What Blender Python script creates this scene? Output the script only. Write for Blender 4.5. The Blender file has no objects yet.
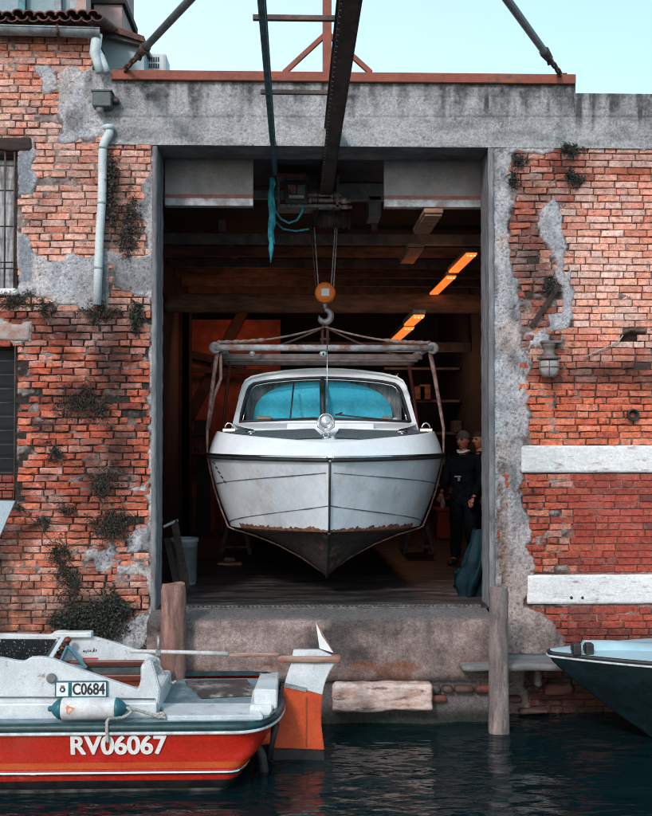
import bpy, bmesh, math, random
import numpy as np
from mathutils import Vector, Matrix
random.seed(7)
PI = math.pi
R = math.radians
scn = bpy.context.scene
COL = scn.collection

# ------------------------------------------------------------------ camera model (metres; facade is the plane Y=0, water is Z=0)
F_PX = 1050.0
YAW, PITCH = math.atan(31 / F_PX), math.atan(22 / F_PX)
CAM = Vector((0.0, -10.5, 2.83))
_f = Vector((math.sin(YAW) * math.cos(PITCH), math.cos(YAW) * math.cos(PITCH), math.sin(PITCH)))
_r = Vector((math.cos(YAW), -math.sin(YAW), 0))
_u = _r.cross(_f)

def at(px, py, Y=0.0):
    """world point on the plane Y seen at photo pixel px,py"""
    d = _f * F_PX + _r * (px - 326) + _u * (408 - py)
    return CAM + d * ((Y - CAM.y) / d.y)

def atz(px, py, Z):
    d = _f * F_PX + _r * (px - 326) + _u * (408 - py)
    return CAM + d * ((Z - CAM.z) / d.z)

def proj(X, Z, Y=0.0):
    vx, vy, vz = X - CAM.x, Y - CAM.y, Z - CAM.z
    w = vx * _f.x + vy * _f.y + vz * _f.z
    a = vx * _r.x + vy * _r.y + vz * _r.z
    b = vx * _u.x + vy * _u.y + vz * _u.z
    return 326 + F_PX * a / w, 408 - F_PX * b / w

# ------------------------------------------------------------------ numpy noise
def _hash(ix, iy, seed):
    h = (ix.astype(np.int64) * 374761393 + iy.astype(np.int64) * 668265263 + seed * 974634777) & 0xFFFFFFFF
    h = ((h ^ (h >> 13)) * 1274126177) & 0xFFFFFFFF
    h = h ^ (h >> 16)
    return (h & 0xFFFFFF) / float(0xFFFFFF)

def vnoise(x, y, seed=0):
    x = np.asarray(x, float); y = np.asarray(y, float)
    ix, iy = np.floor(x), np.floor(y)
    fx, fy = x - ix, y - iy
    fx = fx * fx * (3 - 2 * fx); fy = fy * fy * (3 - 2 * fy)
    a = _hash(ix, iy, seed); b = _hash(ix + 1, iy, seed); c = _hash(ix, iy + 1, seed); d = _hash(ix + 1, iy + 1, seed)
    return (a * (1 - fx) + b * fx) * (1 - fy) + (c * (1 - fx) + d * fx) * fy

def fbm(x, y, seed=0, oct=4):
    s = 0; a = 0.5; t = 0
    for i in range(oct):
        s = s + a * vnoise(x * 2 ** i, y * 2 ** i, seed + i * 17); t += a; a *= 0.5
    return s / t

def poly_sd(px, py, poly):
    """signed distance in pixels, negative inside"""
    d = np.full(px.shape, 1e9); ins = np.zeros(px.shape, bool)
    n = len(poly)
    for i in range(n):
        ax, ay = poly[i]; bx, by = poly[(i + 1) % n]
        ex, ey = bx - ax, by - ay
        wx, wy = px - ax, py - ay
        t = np.clip((wx * ex + wy * ey) / (ex * ex + ey * ey + 1e-9), 0, 1)
        d = np.minimum(d, np.hypot(wx - ex * t, wy - ey * t))
        c = ((ay > py) != (by > py)) & (px < (bx - ax) * (py - ay) / ((by - ay) if by != ay else 1e-9) + ax)
        ins ^= c
    return np.where(ins, -d, d)

# ------------------------------------------------------------------ materials
def newmat(name):
    m = bpy.data.materials.new(name); m.use_nodes = True
    nt = m.node_tree; nt.nodes.clear()
    out = nt.nodes.new('ShaderNodeOutputMaterial'); b = nt.nodes.new('ShaderNodeBsdfPrincipled')
    nt.links.new(b.outputs[0], out.inputs[0])
    return m, nt, b

def nd(nt, t, **kw):
    n = nt.nodes.new(t)
    for k, v in kw.items():
        if k in n.inputs: n.inputs[k].default_value = v
        else: setattr(n, k, v)
    return n

def noise(nt, vec, scale, detail=4, rough=0.6):
    n = nd(nt, 'ShaderNodeTexNoise', Scale=scale, Detail=detail, Roughness=rough)
    nt.links.new(vec, n.inputs['Vector']); return n.outputs['Fac']

def ramp(nt, fac, p0, p1):
    n = nt.nodes.new('ShaderNodeMapRange'); n.inputs['From Min'].default_value = p0; n.inputs['From Max'].default_value = p1
    nt.links.new(fac, n.inputs['Value']); return n.outputs['Result']

def mixc(nt, fac, a, b, mode='MIX'):
    n = nt.nodes.new('ShaderNodeMix'); n.data_type = 'RGBA'; n.blend_type = mode
    if isinstance(fac, (int, float)): n.inputs[0].default_value = fac
    else: nt.links.new(fac, n.inputs[0])
    for s, v in ((6, a), (7, b)):
        if isinstance(v, (tuple, list)): n.inputs[s].default_value = (*v[:3], 1)
        else: nt.links.new(v, n.inputs[s])
    return n.outputs[2]

def bump(nt, b, h, strength, dist=0.01):
    n = nt.nodes.new('ShaderNodeBump'); n.inputs['Strength'].default_value = strength; n.inputs['Distance'].default_value = dist
    nt.links.new(h, n.inputs['Height']); nt.links.new(n.outputs[0], b.inputs['Normal']); return n

def M(name, c1, c2=None, scale=6.0, lo=0.4, hi=0.65, rough=0.6, metal=0.0, bmp=0.2, fine=60.0, c3=None, s3=2.0, lo3=.55, hi3=.7, stretch=(1, 1, 1), spec=0.4, dirt=0.25):
    """weathered surface: two tones mixed by noise, optional third blotch tone (rust, grime), fine grain and relief"""
    m, nt, b = newmat(name)
    tc = nd(nt, 'ShaderNodeTexCoord'); mp = nd(nt, 'ShaderNodeMapping'); mp.inputs['Scale'].default_value = stretch
    nt.links.new(tc.outputs['Object'], mp.inputs['Vector']); v = mp.outputs[0]
    c2 = c2 or tuple(x * .75 for x in c1)
    col = mixc(nt, ramp(nt, noise(nt, v, scale), lo, hi), c1, c2)
    if c3: col = mixc(nt, ramp(nt, noise(nt, v, s3, 6, .7), lo3, hi3), col, c3)
    fn = noise(nt, tc.outputs['Object'], fine, 3)
    if dirt:
        g = nt.nodes.new('ShaderNodeMapRange'); nt.links.new(fn, g.inputs['Value'])
        g.inputs['From Min'].default_value = .3; g.inputs['From Max'].default_value = .7; g.inputs['To Min'].default_value = 1 - dirt; g.inputs['To Max'].default_value = 1.0
        cb = nd(nt, 'ShaderNodeCombineColor')
        for i in range(3): nt.links.new(g.outputs[0], cb.inputs[i])
        col = mixc(nt, 1.0, col, cb.outputs[0], 'MULTIPLY')
    nt.links.new(col, b.inputs['Base Color'])
    r = nt.nodes.new('ShaderNodeMapRange'); nt.links.new(fn, r.inputs['Value'])
    r.inputs['To Min'].default_value = max(rough - .12, .02); r.inputs['To Max'].default_value = min(rough + .12, 1)
    nt.links.new(r.outputs[0], b.inputs['Roughness'])
    b.inputs['Metallic'].default_value = metal; b.inputs['Specular IOR Level'].default_value = spec
    if bmp: bump(nt, b, fn, bmp, 0.004)
    return m

def M_attr(name, rough=0.9, fine=90, bmp=0.6, grain=.35, coarse=25, spec=.2):
    """surface coloured by the mesh's 'Col' attribute with procedural grain on top"""
    m, nt, b = newmat(name)
    a = nd(nt, 'ShaderNodeAttribute'); a.attribute_name = 'Col'
    tc = nd(nt, 'ShaderNodeTexCoord'); v = tc.outputs['Object']
    n1 = noise(nt, v, fine, 4, .7); n2 = noise(nt, v, coarse, 5, .65)
    g = nt.nodes.new('ShaderNodeMapRange'); nt.links.new(n1, g.inputs['Value'])
    g.inputs['From Min'].default_value = .3; g.inputs['From Max'].default_value = .7; g.inputs['To Min'].default_value = 1 - grain; g.inputs['To Max'].default_value = 1 + grain
    g2 = nt.nodes.new('ShaderNodeMapRange'); nt.links.new(n2, g2.inputs['Value'])
    g2.inputs['From Min'].default_value = .3; g2.inputs['From Max'].default_value = .7; g2.inputs['To Min'].default_value = 1 - grain; g2.inputs['To Max'].default_value = 1 + grain * .7
    ml = nd(nt, 'ShaderNodeMath', operation='MULTIPLY'); nt.links.new(g.outputs[0], ml.inputs[0]); nt.links.new(g2.outputs[0], ml.inputs[1])
    cb = nd(nt, 'ShaderNodeCombineColor')
    for i in range(3): nt.links.new(ml.outputs[0], cb.inputs[i])
    nt.links.new(mixc(nt, 1.0, a.outputs['Color'], cb.outputs[0], 'MULTIPLY'), b.inputs['Base Color'])
    b.inputs['Roughness'].default_value = rough; b.inputs['Specular IOR Level'].default_value = spec
    ad = nd(nt, 'ShaderNodeMath', operation='ADD'); nt.links.new(n1, ad.inputs[0]); nt.links.new(n2, ad.inputs[1])
    bump(nt, b, ad.outputs[0], bmp, 0.006)
    return m

def M_brick():
    m = M_attr('fired_brick', .92, 75, .9, .40, 24); nt = m.node_tree
    b = [n for n in nt.nodes if n.type == 'BSDF_PRINCIPLED'][0]; lk = b.inputs['Base Color'].links[0]; src = lk.from_socket
    tc = [n for n in nt.nodes if n.type == 'TEX_COORD'][0].outputs['Object']
    def amt(scale, lo, hi, k, det=6):
        r = nd(nt, 'ShaderNodeMath', operation='MULTIPLY'); nt.links.new(ramp(nt, noise(nt, tc, scale, det, .72), lo, hi), r.inputs[0]); r.inputs[1].default_value = k; r.use_clamp = True; return r.outputs[0]
    c = mixc(nt, amt(11, .56, .74, .42), src, (.55, .40, .34))
    c = mixc(nt, amt(17, .54, .68, .80), c, (.040, .024, .021))
    c = mixc(nt, amt(5.5, .55, .70, .45), c, (.16, .045, .03))
    nt.links.new(c, b.inputs['Base Color']); return m

def M_emit(name, c, s):
    m, nt, b = newmat(name)
    b.inputs['Base Color'].default_value = (*c, 1); b.inputs['Emission Color'].default_value = (*c, 1); b.inputs['Emission Strength'].default_value = s
    return m

# ------------------------------------------------------------------ mesh collector
class MB:
    def __init__(s): s.v = []; s.f = []; s.mi = []; s.sm = []
    def add(s, vs, fs, mi=0, smooth=False):
        o = len(s.v); s.v += [tuple(v) for v in vs]; s.f += [tuple(i + o for i in f) for f in fs]
        s.mi += [mi] * len(fs); s.sm += [smooth] * len(fs); return s
    def box(s, x0, x1, y0, y1, z0, z1, mi=0, bev=0.0, M_=None, jit=0):
        x0, x1 = min(x0, x1), max(x0, x1); y0, y1 = min(y0, y1), max(y0, y1); z0, z1 = min(z0, z1), max(z0, z1)
        bev = min(bev, (x1 - x0) * .45, (y1 - y0) * .45, (z1 - z0) * .45)
        if bev <= 0:
            vs = [(x, y, z) for x in (x0, x1) for y in (y0, y1) for z in (z0, z1)]
            fs = [(0, 1, 3, 2), (4, 6, 7, 5), (0, 4, 5, 1), (2, 3, 7, 6), (0, 2, 6, 4), (1, 5, 7, 3)]
        else:
            bm = bmesh.new(); bmesh.ops.create_cube(bm, size=1)
            bmesh.ops.scale(bm, vec=(x1 - x0, y1 - y0, z1 - z0), verts=bm.verts)
            bmesh.ops.bevel(bm, geom=bm.edges[:], offset=bev, segments=2, affect='EDGES', profile=.5)
            bmesh.ops.translate(bm, vec=((x0 + x1) / 2, (y0 + y1) / 2, (z0 + z1) / 2), verts=bm.verts)
            bm.verts.index_update()
            vs = [tuple(v.co) for v in bm.verts]; fs = [tuple(v.index for v in f.verts) for f in bm.faces]; bm.free()
        if jit: vs = [(a + random.uniform(-jit, jit), b + random.uniform(-jit, jit), c + random.uniform(-jit, jit)) for a, b, c in vs]
        if M_ is not None: vs = [tuple(M_ @ Vector(v)) for v in vs]
        return s.add(vs, fs, mi)
    def rough(s, x0, x1, y0, y1, z0, z1, step=.04, amp=.01, mi=0, seed=0, M_=None):
        """subdivided box worn by noise"""
        bm = bmesh.new()
        nx, ny, nz = [max(1, int(round(abs(d) / step))) for d in (x1 - x0, y1 - y0, z1 - z0)]
        idx = {}
        def vt(i, j, k):
            if (i, j, k) not in idx:
                p = Vector((x0 + (x1 - x0) * i / nx, y0 + (y1 - y0) * j / ny, z0 + (z1 - z0) * k / nz))
                e = sum(1 for a, n in ((i, nx), (j, ny), (k, nz)) if a in (0, n))
                c = Vector(((x0 + x1) / 2, (y0 + y1) / 2, (z0 + z1) / 2))
                q = Vector((float(vnoise(p.x * 19 + p.y * 7, p.z * 17, seed)) - .5, float(vnoise(p.y * 19 + p.z * 9, p.x * 17, seed + 5)) - .5, float(vnoise(p.z * 19 + p.x * 8, p.y * 17, seed + 9)) - .5))
                dn = Vector([(1 if a == n else -1 if a == 0 else 0) for a, n in ((i, nx), (j, ny), (k, nz))])
                p = p + q * amp * 2 - dn * (amp * .8 * (e - 1))
                idx[(i, j, k)] = bm.verts.new(p)
            return idx[(i, j, k)]
        for i in range(nx):
            for j in range(ny):
                for k in (0, nz):
                    q = [vt(i, j, k), vt(i + 1, j, k), vt(i + 1, j + 1, k), vt(i, j + 1, k)]; bm.faces.new(q if k else q[::-1])
        for i in range(nx):
            for k in range(nz):
                for j in (0, ny):
                    q = [vt(i, j, k), vt(i, j, k + 1), vt(i + 1, j, k + 1), vt(i + 1, j, k)]; bm.faces.new(q if j else q[::-1])
        for j in range(ny):
            for k in range(nz):
                for i in (0, nx):
                    q = [vt(i, j, k), vt(i, j + 1, k), vt(i, j + 1, k + 1), vt(i, j, k + 1)]; bm.faces.new(q if i else q[::-1])
        bm.verts.index_update()
        vs = [tuple(v.co) for v in bm.verts]
        if M_ is not None: vs = [tuple(M_ @ Vector(v)) for v in vs]
        fs = [tuple(v.index for v in f.verts) for f in bm.faces]; bm.free()
        return s.add(vs, fs, mi, True)
    def tube(s, pts, r, seg=8, mi=0, cap=True, smooth=True):
        pts = [Vector(p) for p in pts]; n = len(pts)
        rs = r if isinstance(r, (list, tuple)) else [r] * n
        vs = []; fs = []; up = None
        for i, p in enumerate(pts):
            t = (pts[min(i + 1, n - 1)] - pts[max(i - 1, 0)])
            if t.length < 1e-9: t = Vector((0, 0, 1))
            t.normalize()
            if up is None:
                up = Vector((0, 0, 1)) if abs(t.z) < .9 else Vector((1, 0, 0))
            a = t.cross(up)
            if a.length < 1e-6: a = t.cross(Vector((0, 1, 0)))
            a.normalize(); b = a.cross(t).normalized(); up = b
            for k in range(seg):
                an = 2 * PI * k / seg
                vs.append(p + (a * math.cos(an) + b * math.sin(an)) * rs[i])
        for i in range(n - 1):
            for k in range(seg):
                k2 = (k + 1) % seg
                fs.append((i * seg + k, i * seg + k2, (i + 1) * seg + k2, (i + 1) * seg + k))
        s.add(vs, fs, mi, smooth)
        if cap:
            o = len(s.v) - len(vs)
            s.f += [tuple(o + k for k in range(seg))[::-1], tuple(o + (n - 1) * seg + k for k in range(seg))]; s.mi += [mi] * 2; s.sm += [False] * 2
        return s
    def lathe(s, prof, loc=(0, 0, 0), axis='Z', seg=20, mi=0, smooth=True):
        """prof = [(r,h)...] about axis"""
        vs = []; fs = []; n = len(prof)
        for r, h in prof:
            for k in range(seg):
                a = 2 * PI * k / seg; c, d = r * math.cos(a), r * math.sin(a)
                p = {'Z': (c, d, h), 'Y': (c, h, d), 'X': (h, c, d)}[axis]
                vs.append((p[0] + loc[0], p[1] + loc[1], p[2] + loc[2]))
        for i in range(n - 1):
            for k in range(seg):
                k2 = (k + 1) % seg; fs.append((i * seg + k, i * seg + k2, (i + 1) * seg + k2, (i + 1) * seg + k))
        fs += [tuple(range(seg))[::-1], tuple((n - 1) * seg + k for k in range(seg))]
        return s.add(vs, fs, mi, smooth)
    def loft(s, rings, mi=0, closed=False, smooth=True, mif=None):
        n = len(rings[0]); vs = [p for r in rings for p in r]; o = len(s.v)
        s.v += [tuple(v) for v in vs]
        for i in range(len(rings) - 1):
            for k in range(n if closed else n - 1):
                k2 = (k + 1) % n
                s.f.append((o + i * n + k, o + i * n + k2, o + (i + 1) * n + k2, o + (i + 1) * n + k))
                s.mi.append(mif(i, k) if mif else mi); s.sm.append(smooth)
        return s
    def prism(s, pts, thick, mi=0):
        """polygon pts extruded by vector thick"""
        t = Vector(thick); n = len(pts)
        vs = [Vector(p) for p in pts] + [Vector(p) + t for p in pts]
        fs = [tuple(range(n))[::-1], tuple(range(n, 2 * n))] + [(i, (i + 1) % n, n + (i + 1) % n, n + i) for i in range(n)]
        return s.add(vs, fs, mi)
    def build(s, name, mats, parent=None, label=None, fix=True):
        me = bpy.data.meshes.new(name)
        me.from_pydata(s.v, [], s.f)
        for m in (mats if isinstance(mats, (list, tuple)) else [mats]): me.materials.append(m)
        me.polygons.foreach_set('material_index', s.mi); me.polygons.foreach_set('use_smooth', s.sm)
        me.update()
        if fix:
            bm = bmesh.new(); bm.from_mesh(me); bmesh.ops.recalc_face_normals(bm, faces=bm.faces); bm.to_mesh(me); bm.free()
        o = bpy.data.objects.new(name, me); COL.objects.link(o)
        if parent is not None:
            o.parent = parent; o.matrix_parent_inverse = Matrix.Translation(-parent.location) if parent.type == 'EMPTY' else Matrix.Identity(4)
        if label: o['label'] = label
        return o

def thing(name, label, cat, loc=(0, 0, 0), group=None):
    o = bpy.data.objects.new(name, None); COL.objects.link(o); o.location = loc
    o.empty_display_size = .1; o['label'] = label; o['category'] = cat
    if group: o['group'] = group
    return o

def tag(o, label, cat, group=None, kind=None):
    o['label'] = label; o['category'] = cat
    if group: o['group'] = group
    if kind: o['kind'] = kind
    return o

def struct(o, label=None):
    o['kind'] = 'structure'
    if label: o['label'] = label
    o['category'] = o.name.split('.')[0].replace('_', ' ')
    return o

def text_mesh(name, body, size, origin, xdir, zdir, mat, parent, offset=0.0, shear=0.0, ext=.002, squash=1.0):
    cu = bpy.data.curves.new(name, 'FONT'); cu.body = body; cu.size = size; cu.extrude = ext; cu.offset = offset; cu.shear = shear; cu.align_x = 'CENTER'; cu.align_y = 'CENTER'
    o = bpy.data.objects.new('t', cu); COL.objects.link(o)
    dg = bpy.context.evaluated_depsgraph_get(); dg.update()
    me = bpy.data.meshes.new_from_object(o.evaluated_get(dg)); bpy.data.objects.remove(o)
    X = Vector(xdir).normalized(); Z = Vector(zdir).normalized(); N = X.cross(Z)
    for v in me.vertices:
        c = v.co.copy(); v.co = Vector(origin) + X * c.x * squash + Z * c.y + N * c.z
    me.materials.clear(); me.materials.append(mat)
    ob = bpy.data.objects.new(name, me); COL.objects.link(ob)
    if parent is not None:
        ob.parent = parent; ob.matrix_parent_inverse = Matrix.Translation(-parent.location) if parent.type == 'EMPTY' else Matrix.Identity(4)
    return ob

# ------------------------------------------------------------------ materials used
BRICK = M_brick()
PLASTER = M_attr('plaster_and_mortar', .95, 120, 1.0, .42, 40, spec=.1)
CONC = M_attr('weathered_concrete', .93, 120, 1.0, .40, 40, spec=.1)
CONC_P = M('quay_concrete', (.30, .27, .26), (.085, .075, .075), 3.2, .40, .62, .9, 0, 1.0, 80, (.20, .10, .075), 1.7, .5, .66, stretch=(1.6, 1, .8), dirt=.45)
STONE = M('istrian_stone', (.80, .80, .80), (.66, .65, .64), 9, .4, .7, .85, 0, .8, 45, (.36, .27, .24), 5.5, .56, .68, stretch=(1, 1, 4))
RUSTRED = M('red_oxide_steel', (.30, .085, .05), (.20, .06, .045), 7, .4, .7, .75, 0, .5, 50, (.10, .07, .06), 5, .58, .7)
DARKSTEEL = M('dark_rusty_steel', (.085, .062, .055), (.035, .030, .030), 6, .4, .6, .7, .1, .8, 60, (.18, .10, .075), 4, .52, .68, stretch=(1, .4, 1))
TEALSTEEL = M('teal_painted_steel', (.05, .22, .25), (.03, .09, .10), 9, .4, .6, .5, .1, .4, 70)
GREYSTEEL = M('galvanised_steel', (.36, .39, .41), (.20, .21, .22), 10, .4, .65, .5, .35, .4, 60, (.25, .12, .08), 7, .56, .7)
STAY = M('stay_steel', (.12, .16, .17), (.06, .08, .09), 8, .4, .65, .6, .3, .4, 60)
RUSTCHAIN = M('rusty_chain', (.13, .055, .04), (.07, .04, .035), 20, .4, .6, .8, .2, .5, 90)
SLINGM = M('faded_red_sling', (.36, .22, .19), (.17, .09, .08), 14, .4, .6, .85, 0, .6, 120)
WHITE = M('white_boat_paint', (.76, .81, .84), (.68, .73, .76), 3, .4, .7, .35, 0, .05, 40, (.42, .38, .34), 5, .66, .8, dirt=.1)
HULLW = M('worn_white_hull', (.66, .72, .77), (.48, .53, .57), 2.2, .35, .7, .4, 0, .08, 30, (.42, .35, .31), 3.0, .54, .78, stretch=(1, 1, .8), dirt=.12)
WHITE2 = M('scuffed_white_gelcoat', (.66, .70, .72), (.50, .54, .56), 5, .38, .68, .35, 0, .1, 60, (.30, .23, .20), 9, .60, .70, dirt=.2)
ANTIFOUL = M('dark_antifouling', (.028, .024, .024), (.055, .04, .036), 12, .4, .6, .8, 0, .6, 60, (.20, .085, .05), 6, .58, .7)
FRINGE = M('flaking_brown_paint', (.26, .10, .06), (.10, .05, .035), 30, .4, .6, .9, 0, .9, 90)
CHROME = M('polished_chrome', (.75, .77, .78), (.6, .62, .63), 20, .3, .7, .12, 1.0, 0.02, 60, dirt=.05)
BLACKR = M('black_rubber', (.018, .018, .02), (.03, .03, .032), 14, .4, .6, .55, 0, .2, 80)
TREAD = M('grey_non_slip', (.12, .16, .17), (.06, .08, .09), 60, .4, .6, .8, 0, .8, 160)
BLUEPANEL = M('blue_panel_finish', (.10, .70, .88), (.05, .54, .74), 2.2, .35, .7, .7, 0, .3, 30, (.16, .72, .86), 1.4, .5, .7)
CYANTARP = M('cyan_tarp', (.08, .62, .74), (.03, .34, .46), 9, .4, .6, .5, 0, .4, 40)
TEALBAG = M('teal_sheet', (.003, .022, .030), (.002, .010, .014), 6, .4, .6, .6, 0, .8, 30, spec=.12)
REDHULL = M('red_hull_paint', (.50, .020, .010), (.38, .014, .008), 4, .4, .7, .28, 0, .04, 40, (.44, .04, .014), 2.0, .5, .8, stretch=(1, 1, 3), dirt=.25)
ORANGEP = M('orange_rudder_paint', (.58, .085, .02), (.46, .05, .018), 5, .4, .7, .45, 0, .2, 60)
BLACKHULL = M('black_bottom_paint', (.008, .009, .011), (.02, .018, .018), 9, .4, .6, .5, 0, .3, 50)
TEALRAIL = M('dark_teal_gunwale', (.012, .055, .06), (.01, .03, .035), 11, .4, .6, .4, 0, .2, 60)
DECKBLUE = M('blue_grey_deck', (.21, .29, .32), (.13, .19, .21), 7, .4, .65, .7, 0, .4, 90, (.36, .36, .35), 6, .6, .75)
MAHOG = M('mahogany', (.20, .045, .02), (.11, .03, .02), 9, .4, .6, .35, 0, .2, 60, stretch=(.3, 3, 3))
WOODT = M('weathered_tiller_wood', (.26, .11, .075), (.36, .25, .20), 10, .4, .6, .8, 0, .5, 60, stretch=(.3, 4, 4))
DARKWOOD = M('dark_old_wood', (.05, .03, .022), (.02, .014, .012), 8, .4, .6, .85, 0, .9, 50, stretch=(.4, 3, 3))
PILEW = M('mooring_pile', (.21, .17, .16), (.10, .085, .08), 5, .4, .65, .8, 0, 1.0, 45, (.34, .27, .25), 3.5, .52, .66, stretch=(3, 3, .6))
LEDGEW = M('grey_ledge', (.20, .20, .20), (.11, .11, .115), 6, .4, .65, .85, 0, .6, 50, stretch=(.5, 3, 3))
CYANDECK = M('pale_cyan_gelcoat', (.36, .54, .60), (.27, .44, .50), 2.5, .4, .7, .4, 0, .06, 60, (.52, .62, .65), 5, .6, .8, dirt=.1)
TEALHULL = M('dark_teal_hull', (.005, .018, .022), (.003, .010, .013), 7, .4, .6, .5, 0, .15, 40, (.015, .035, .04), 9, .6, .75)
PIPE = M('pale_zinc_pipe', (.60, .68, .69), (.50, .58, .60), 8, .4, .65, .5, 0, .15, 60, (.24, .24, .24), 5, .62, .76)
GUTTER = M('old_gutter', (.33, .39, .41), (.20, .22, .23), 9, .4, .6, .6, .2, .3, 60, (.16, .11, .09), 6, .56, .7)
TILE = M('terracotta_tile', (.20, .075, .05), (.06, .04, .038), 12, .38, .6, .9, 0, .8, 60)
BLUEWALL = M('blue_grey_render', (.32, .42, .46), (.25, .34, .38), 4, .4, .6, .9, 0, .3, 60)
PINKWALL = M('pink_render', (.46, .33, .30), (.36, .25, .23), 6, .4, .6, .9, 0, .6, 60)
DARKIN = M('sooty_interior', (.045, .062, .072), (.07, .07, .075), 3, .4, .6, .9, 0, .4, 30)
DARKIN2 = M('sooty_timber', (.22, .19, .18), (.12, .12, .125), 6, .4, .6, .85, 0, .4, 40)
BEAMBR = M('brown_timber_girder', (.34, .18, .12), (.17, .10, .075), 5, .4, .6, .85, 0, .6, 60, stretch=(.6, 3, 3))
BLACKIN = M('blackened_timber', (.012, .012, .013), (.025, .02, .018), 5, .4, .6, .9, 0, .4, 40)
REDIN = M('red_ochre_wall', (.17, .055, .035), (.10, .035, .026), 4, .4, .6, .9, 0, .4, 40)
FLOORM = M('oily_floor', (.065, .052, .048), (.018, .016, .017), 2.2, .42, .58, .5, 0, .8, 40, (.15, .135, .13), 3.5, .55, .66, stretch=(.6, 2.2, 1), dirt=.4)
LAMPE = M_emit('sodium_tube', (1.0, .24, .035), .95)
LAMPB = M_emit('tube_cap', (1.0, .55, .25), 1.3)
ORANGEB = M('orange_hook_block', (.80, .20, .02), (.7, .16, .02), 9, .4, .6, .4, 0, .1, 60, dirt=.15)
PLATEW = M('white_enamel', (.75, .78, .78), (.68, .7, .7), 20, .4, .6, .4, 0, .05, 60, dirt=.08)
INK = M('black_lettering', (.02, .025, .03), None, rough=.6)
WHITEINK = M('white_lettering', (.80, .80, .78), (.66, .64, .60), 30, .5, .7, .6, 0, .1, 80)
TEALP = M('teal_plastic', (.015, .13, .16), (.01, .09, .11), 12, .4, .6, .4, 0, .1, 60)
FENDERW = M('grubby_fender', (.66, .68, .68), (.50, .47, .45), 6, .4, .7, .5, 0, .2, 60, (.40, .22, .16), 7, .63, .75)
ORSPOT = M('orange_stain', (.68, .17, .05), (.62, .30, .18), 24, .4, .6, .6)
ROPEM = M('pale_rope', (.50, .47, .42), (.30, .28, .25), 60, .4, .6, .9, 0, .8, 150)
BLUEFR = M('blue_wood_frame', (.12, .26, .32), (.08, .2, .26), 14, .4, .6, .6, 0, .2, 60)
SPECKLE = M('speckled_black_panel', (.012, .014, .016), (.30, .33, .34), 48, .60, .66, .3, 0, .2, 90)
GLASSD = M('dark_glass', (.008, .012, .014), (.014, .018, .02), 3, .4, .6, .5, 0, .02, 20, dirt=0, spec=.15)
SKIN = M('skin', (.50, .20, .12), (.42, .16, .10), 20, .4, .6, .6, 0, .1, 60)
CLOTHD = M('dark_clothes', (.004, .006, .009), (.008, .010, .014), 14, .4, .6, .95, 0, .5, 120, spec=.05)
CLOTHG = M('grey_wool', (.10, .09, .085), (.06, .055, .05), 40, .4, .6, .95, 0, .8, 160)
BUCKETM = M('grey_plastic', (.30, .35, .37), (.22, .26, .28), 5, .4, .6, .5, 0, .1, 50)
REDBOX = M('red_crate', (.34, .035, .022), (.24, .03, .02), 8, .4, .6, .6, 0, .2, 60)
PANELW = M('faded_door_panel', (.34, .33, .33), (.24, .23, .235), 3, .38, .62, .7, .1, .3, 60, (.40, .25, .22), 4, .56, .72)
PINKSTR = M('faded_red_stripe', (.34, .13, .10), (.24, .10, .085), 12, .4, .6, .7)
LAMPGREY = M('grey_cast_metal', (.20, .17, .16), (.12, .10, .095), 14, .4, .6, .6, .2, .4, 70, (.22, .10, .07), 9, .56, .7)
FROST = M('frosted_lamp_glass', (.42, .40, .39), (.32, .30, .29), 14, .4, .6, .3, 0, .05, 60)
GREENBX = M('dark_green_box', (.05, .075, .075), (.09, .11, .11), 14, .4, .6, .5, 0, .2, 60)
ACW = M('air_conditioner_casing', (.60, .66, .68), (.50, .56, .58), 9, .4, .6, .5, 0, .05, 60)

def leafmat(name, c):
    m, nt, b = newmat(name)
    oi = nd(nt, 'ShaderNodeTexCoord'); n = noise(nt, oi.outputs['Object'], 35, 2)
    nt.links.new(mixc(nt, ramp(nt, n, .35, .65), c, tuple(x * .45 for x in c)), b.inputs['Base Color'])
    b.inputs['Roughness'].default_value = .75; b.inputs['Specular IOR Level'].default_value = .2
    return m
LEAF = leafmat('dusty_leaf', (.050, .060, .046)); DRYLEAF = leafmat('dry_grey_leaf', (.085, .082, .072)); TWIG = leafmat('dry_twig', (.085, .060, .05))
# ================================================================== SETTING: water
def water_mat():
    m, nt, b = newmat('canal_water')
    b.inputs['Base Color'].default_value = (.0016, .0095, .011, 1); b.inputs['Roughness'].default_value = .04
    b.inputs['IOR'].default_value = 1.33
    tc = nd(nt, 'ShaderNodeTexCoord'); mp = nd(nt, 'ShaderNodeMapping'); mp.inputs['Scale'].default_value = (1, 1.9, 1); nt.links.new(tc.outputs['Object'], mp.inputs[0])
    n1 = noise(nt, mp.outputs[0], 2.4, 2, .45); n2 = noise(nt, mp.outputs[0], 9, 2, .5)
    a = nd(nt, 'ShaderNodeMath', operation='MULTIPLY_ADD'); nt.links.new(n2, a.inputs[0]); a.inputs[1].default_value = .11; nt.links.new(n1, a.inputs[2])
    bump(nt, b, a.outputs[0], .42, .10)
    return m
bm_ = MB(); N = 110
W0 = MB()
gx = np.linspace(-7, 7, 220); gy = np.linspace(-9.5, 1.0, 165)
GX, GY = np.meshgrid(gx, gy)
GZ = (fbm(GX * 1.6, GY * 2.6, 3, 3) - .5) * .035 + (fbm(GX * 5, GY * 9, 8, 2) - .5) * .012
ed = np.minimum(np.minimum(GX + 7, 7 - GX), np.minimum(GY + 9.5, 1 - GY)); GZ = GZ * np.clip(ed, 0, 1)
vs = np.stack([GX, GY, GZ], -1).reshape(-1, 3); nxg = len(gx); nyg = len(gy)
fs = [(j * nxg + i, j * nxg + i + 1, (j + 1) * nxg + i + 1, (j + 1) * nxg + i) for j in range(nyg - 1) for i in range(nxg - 1)]
W0.add(vs, fs, 0, True)
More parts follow.
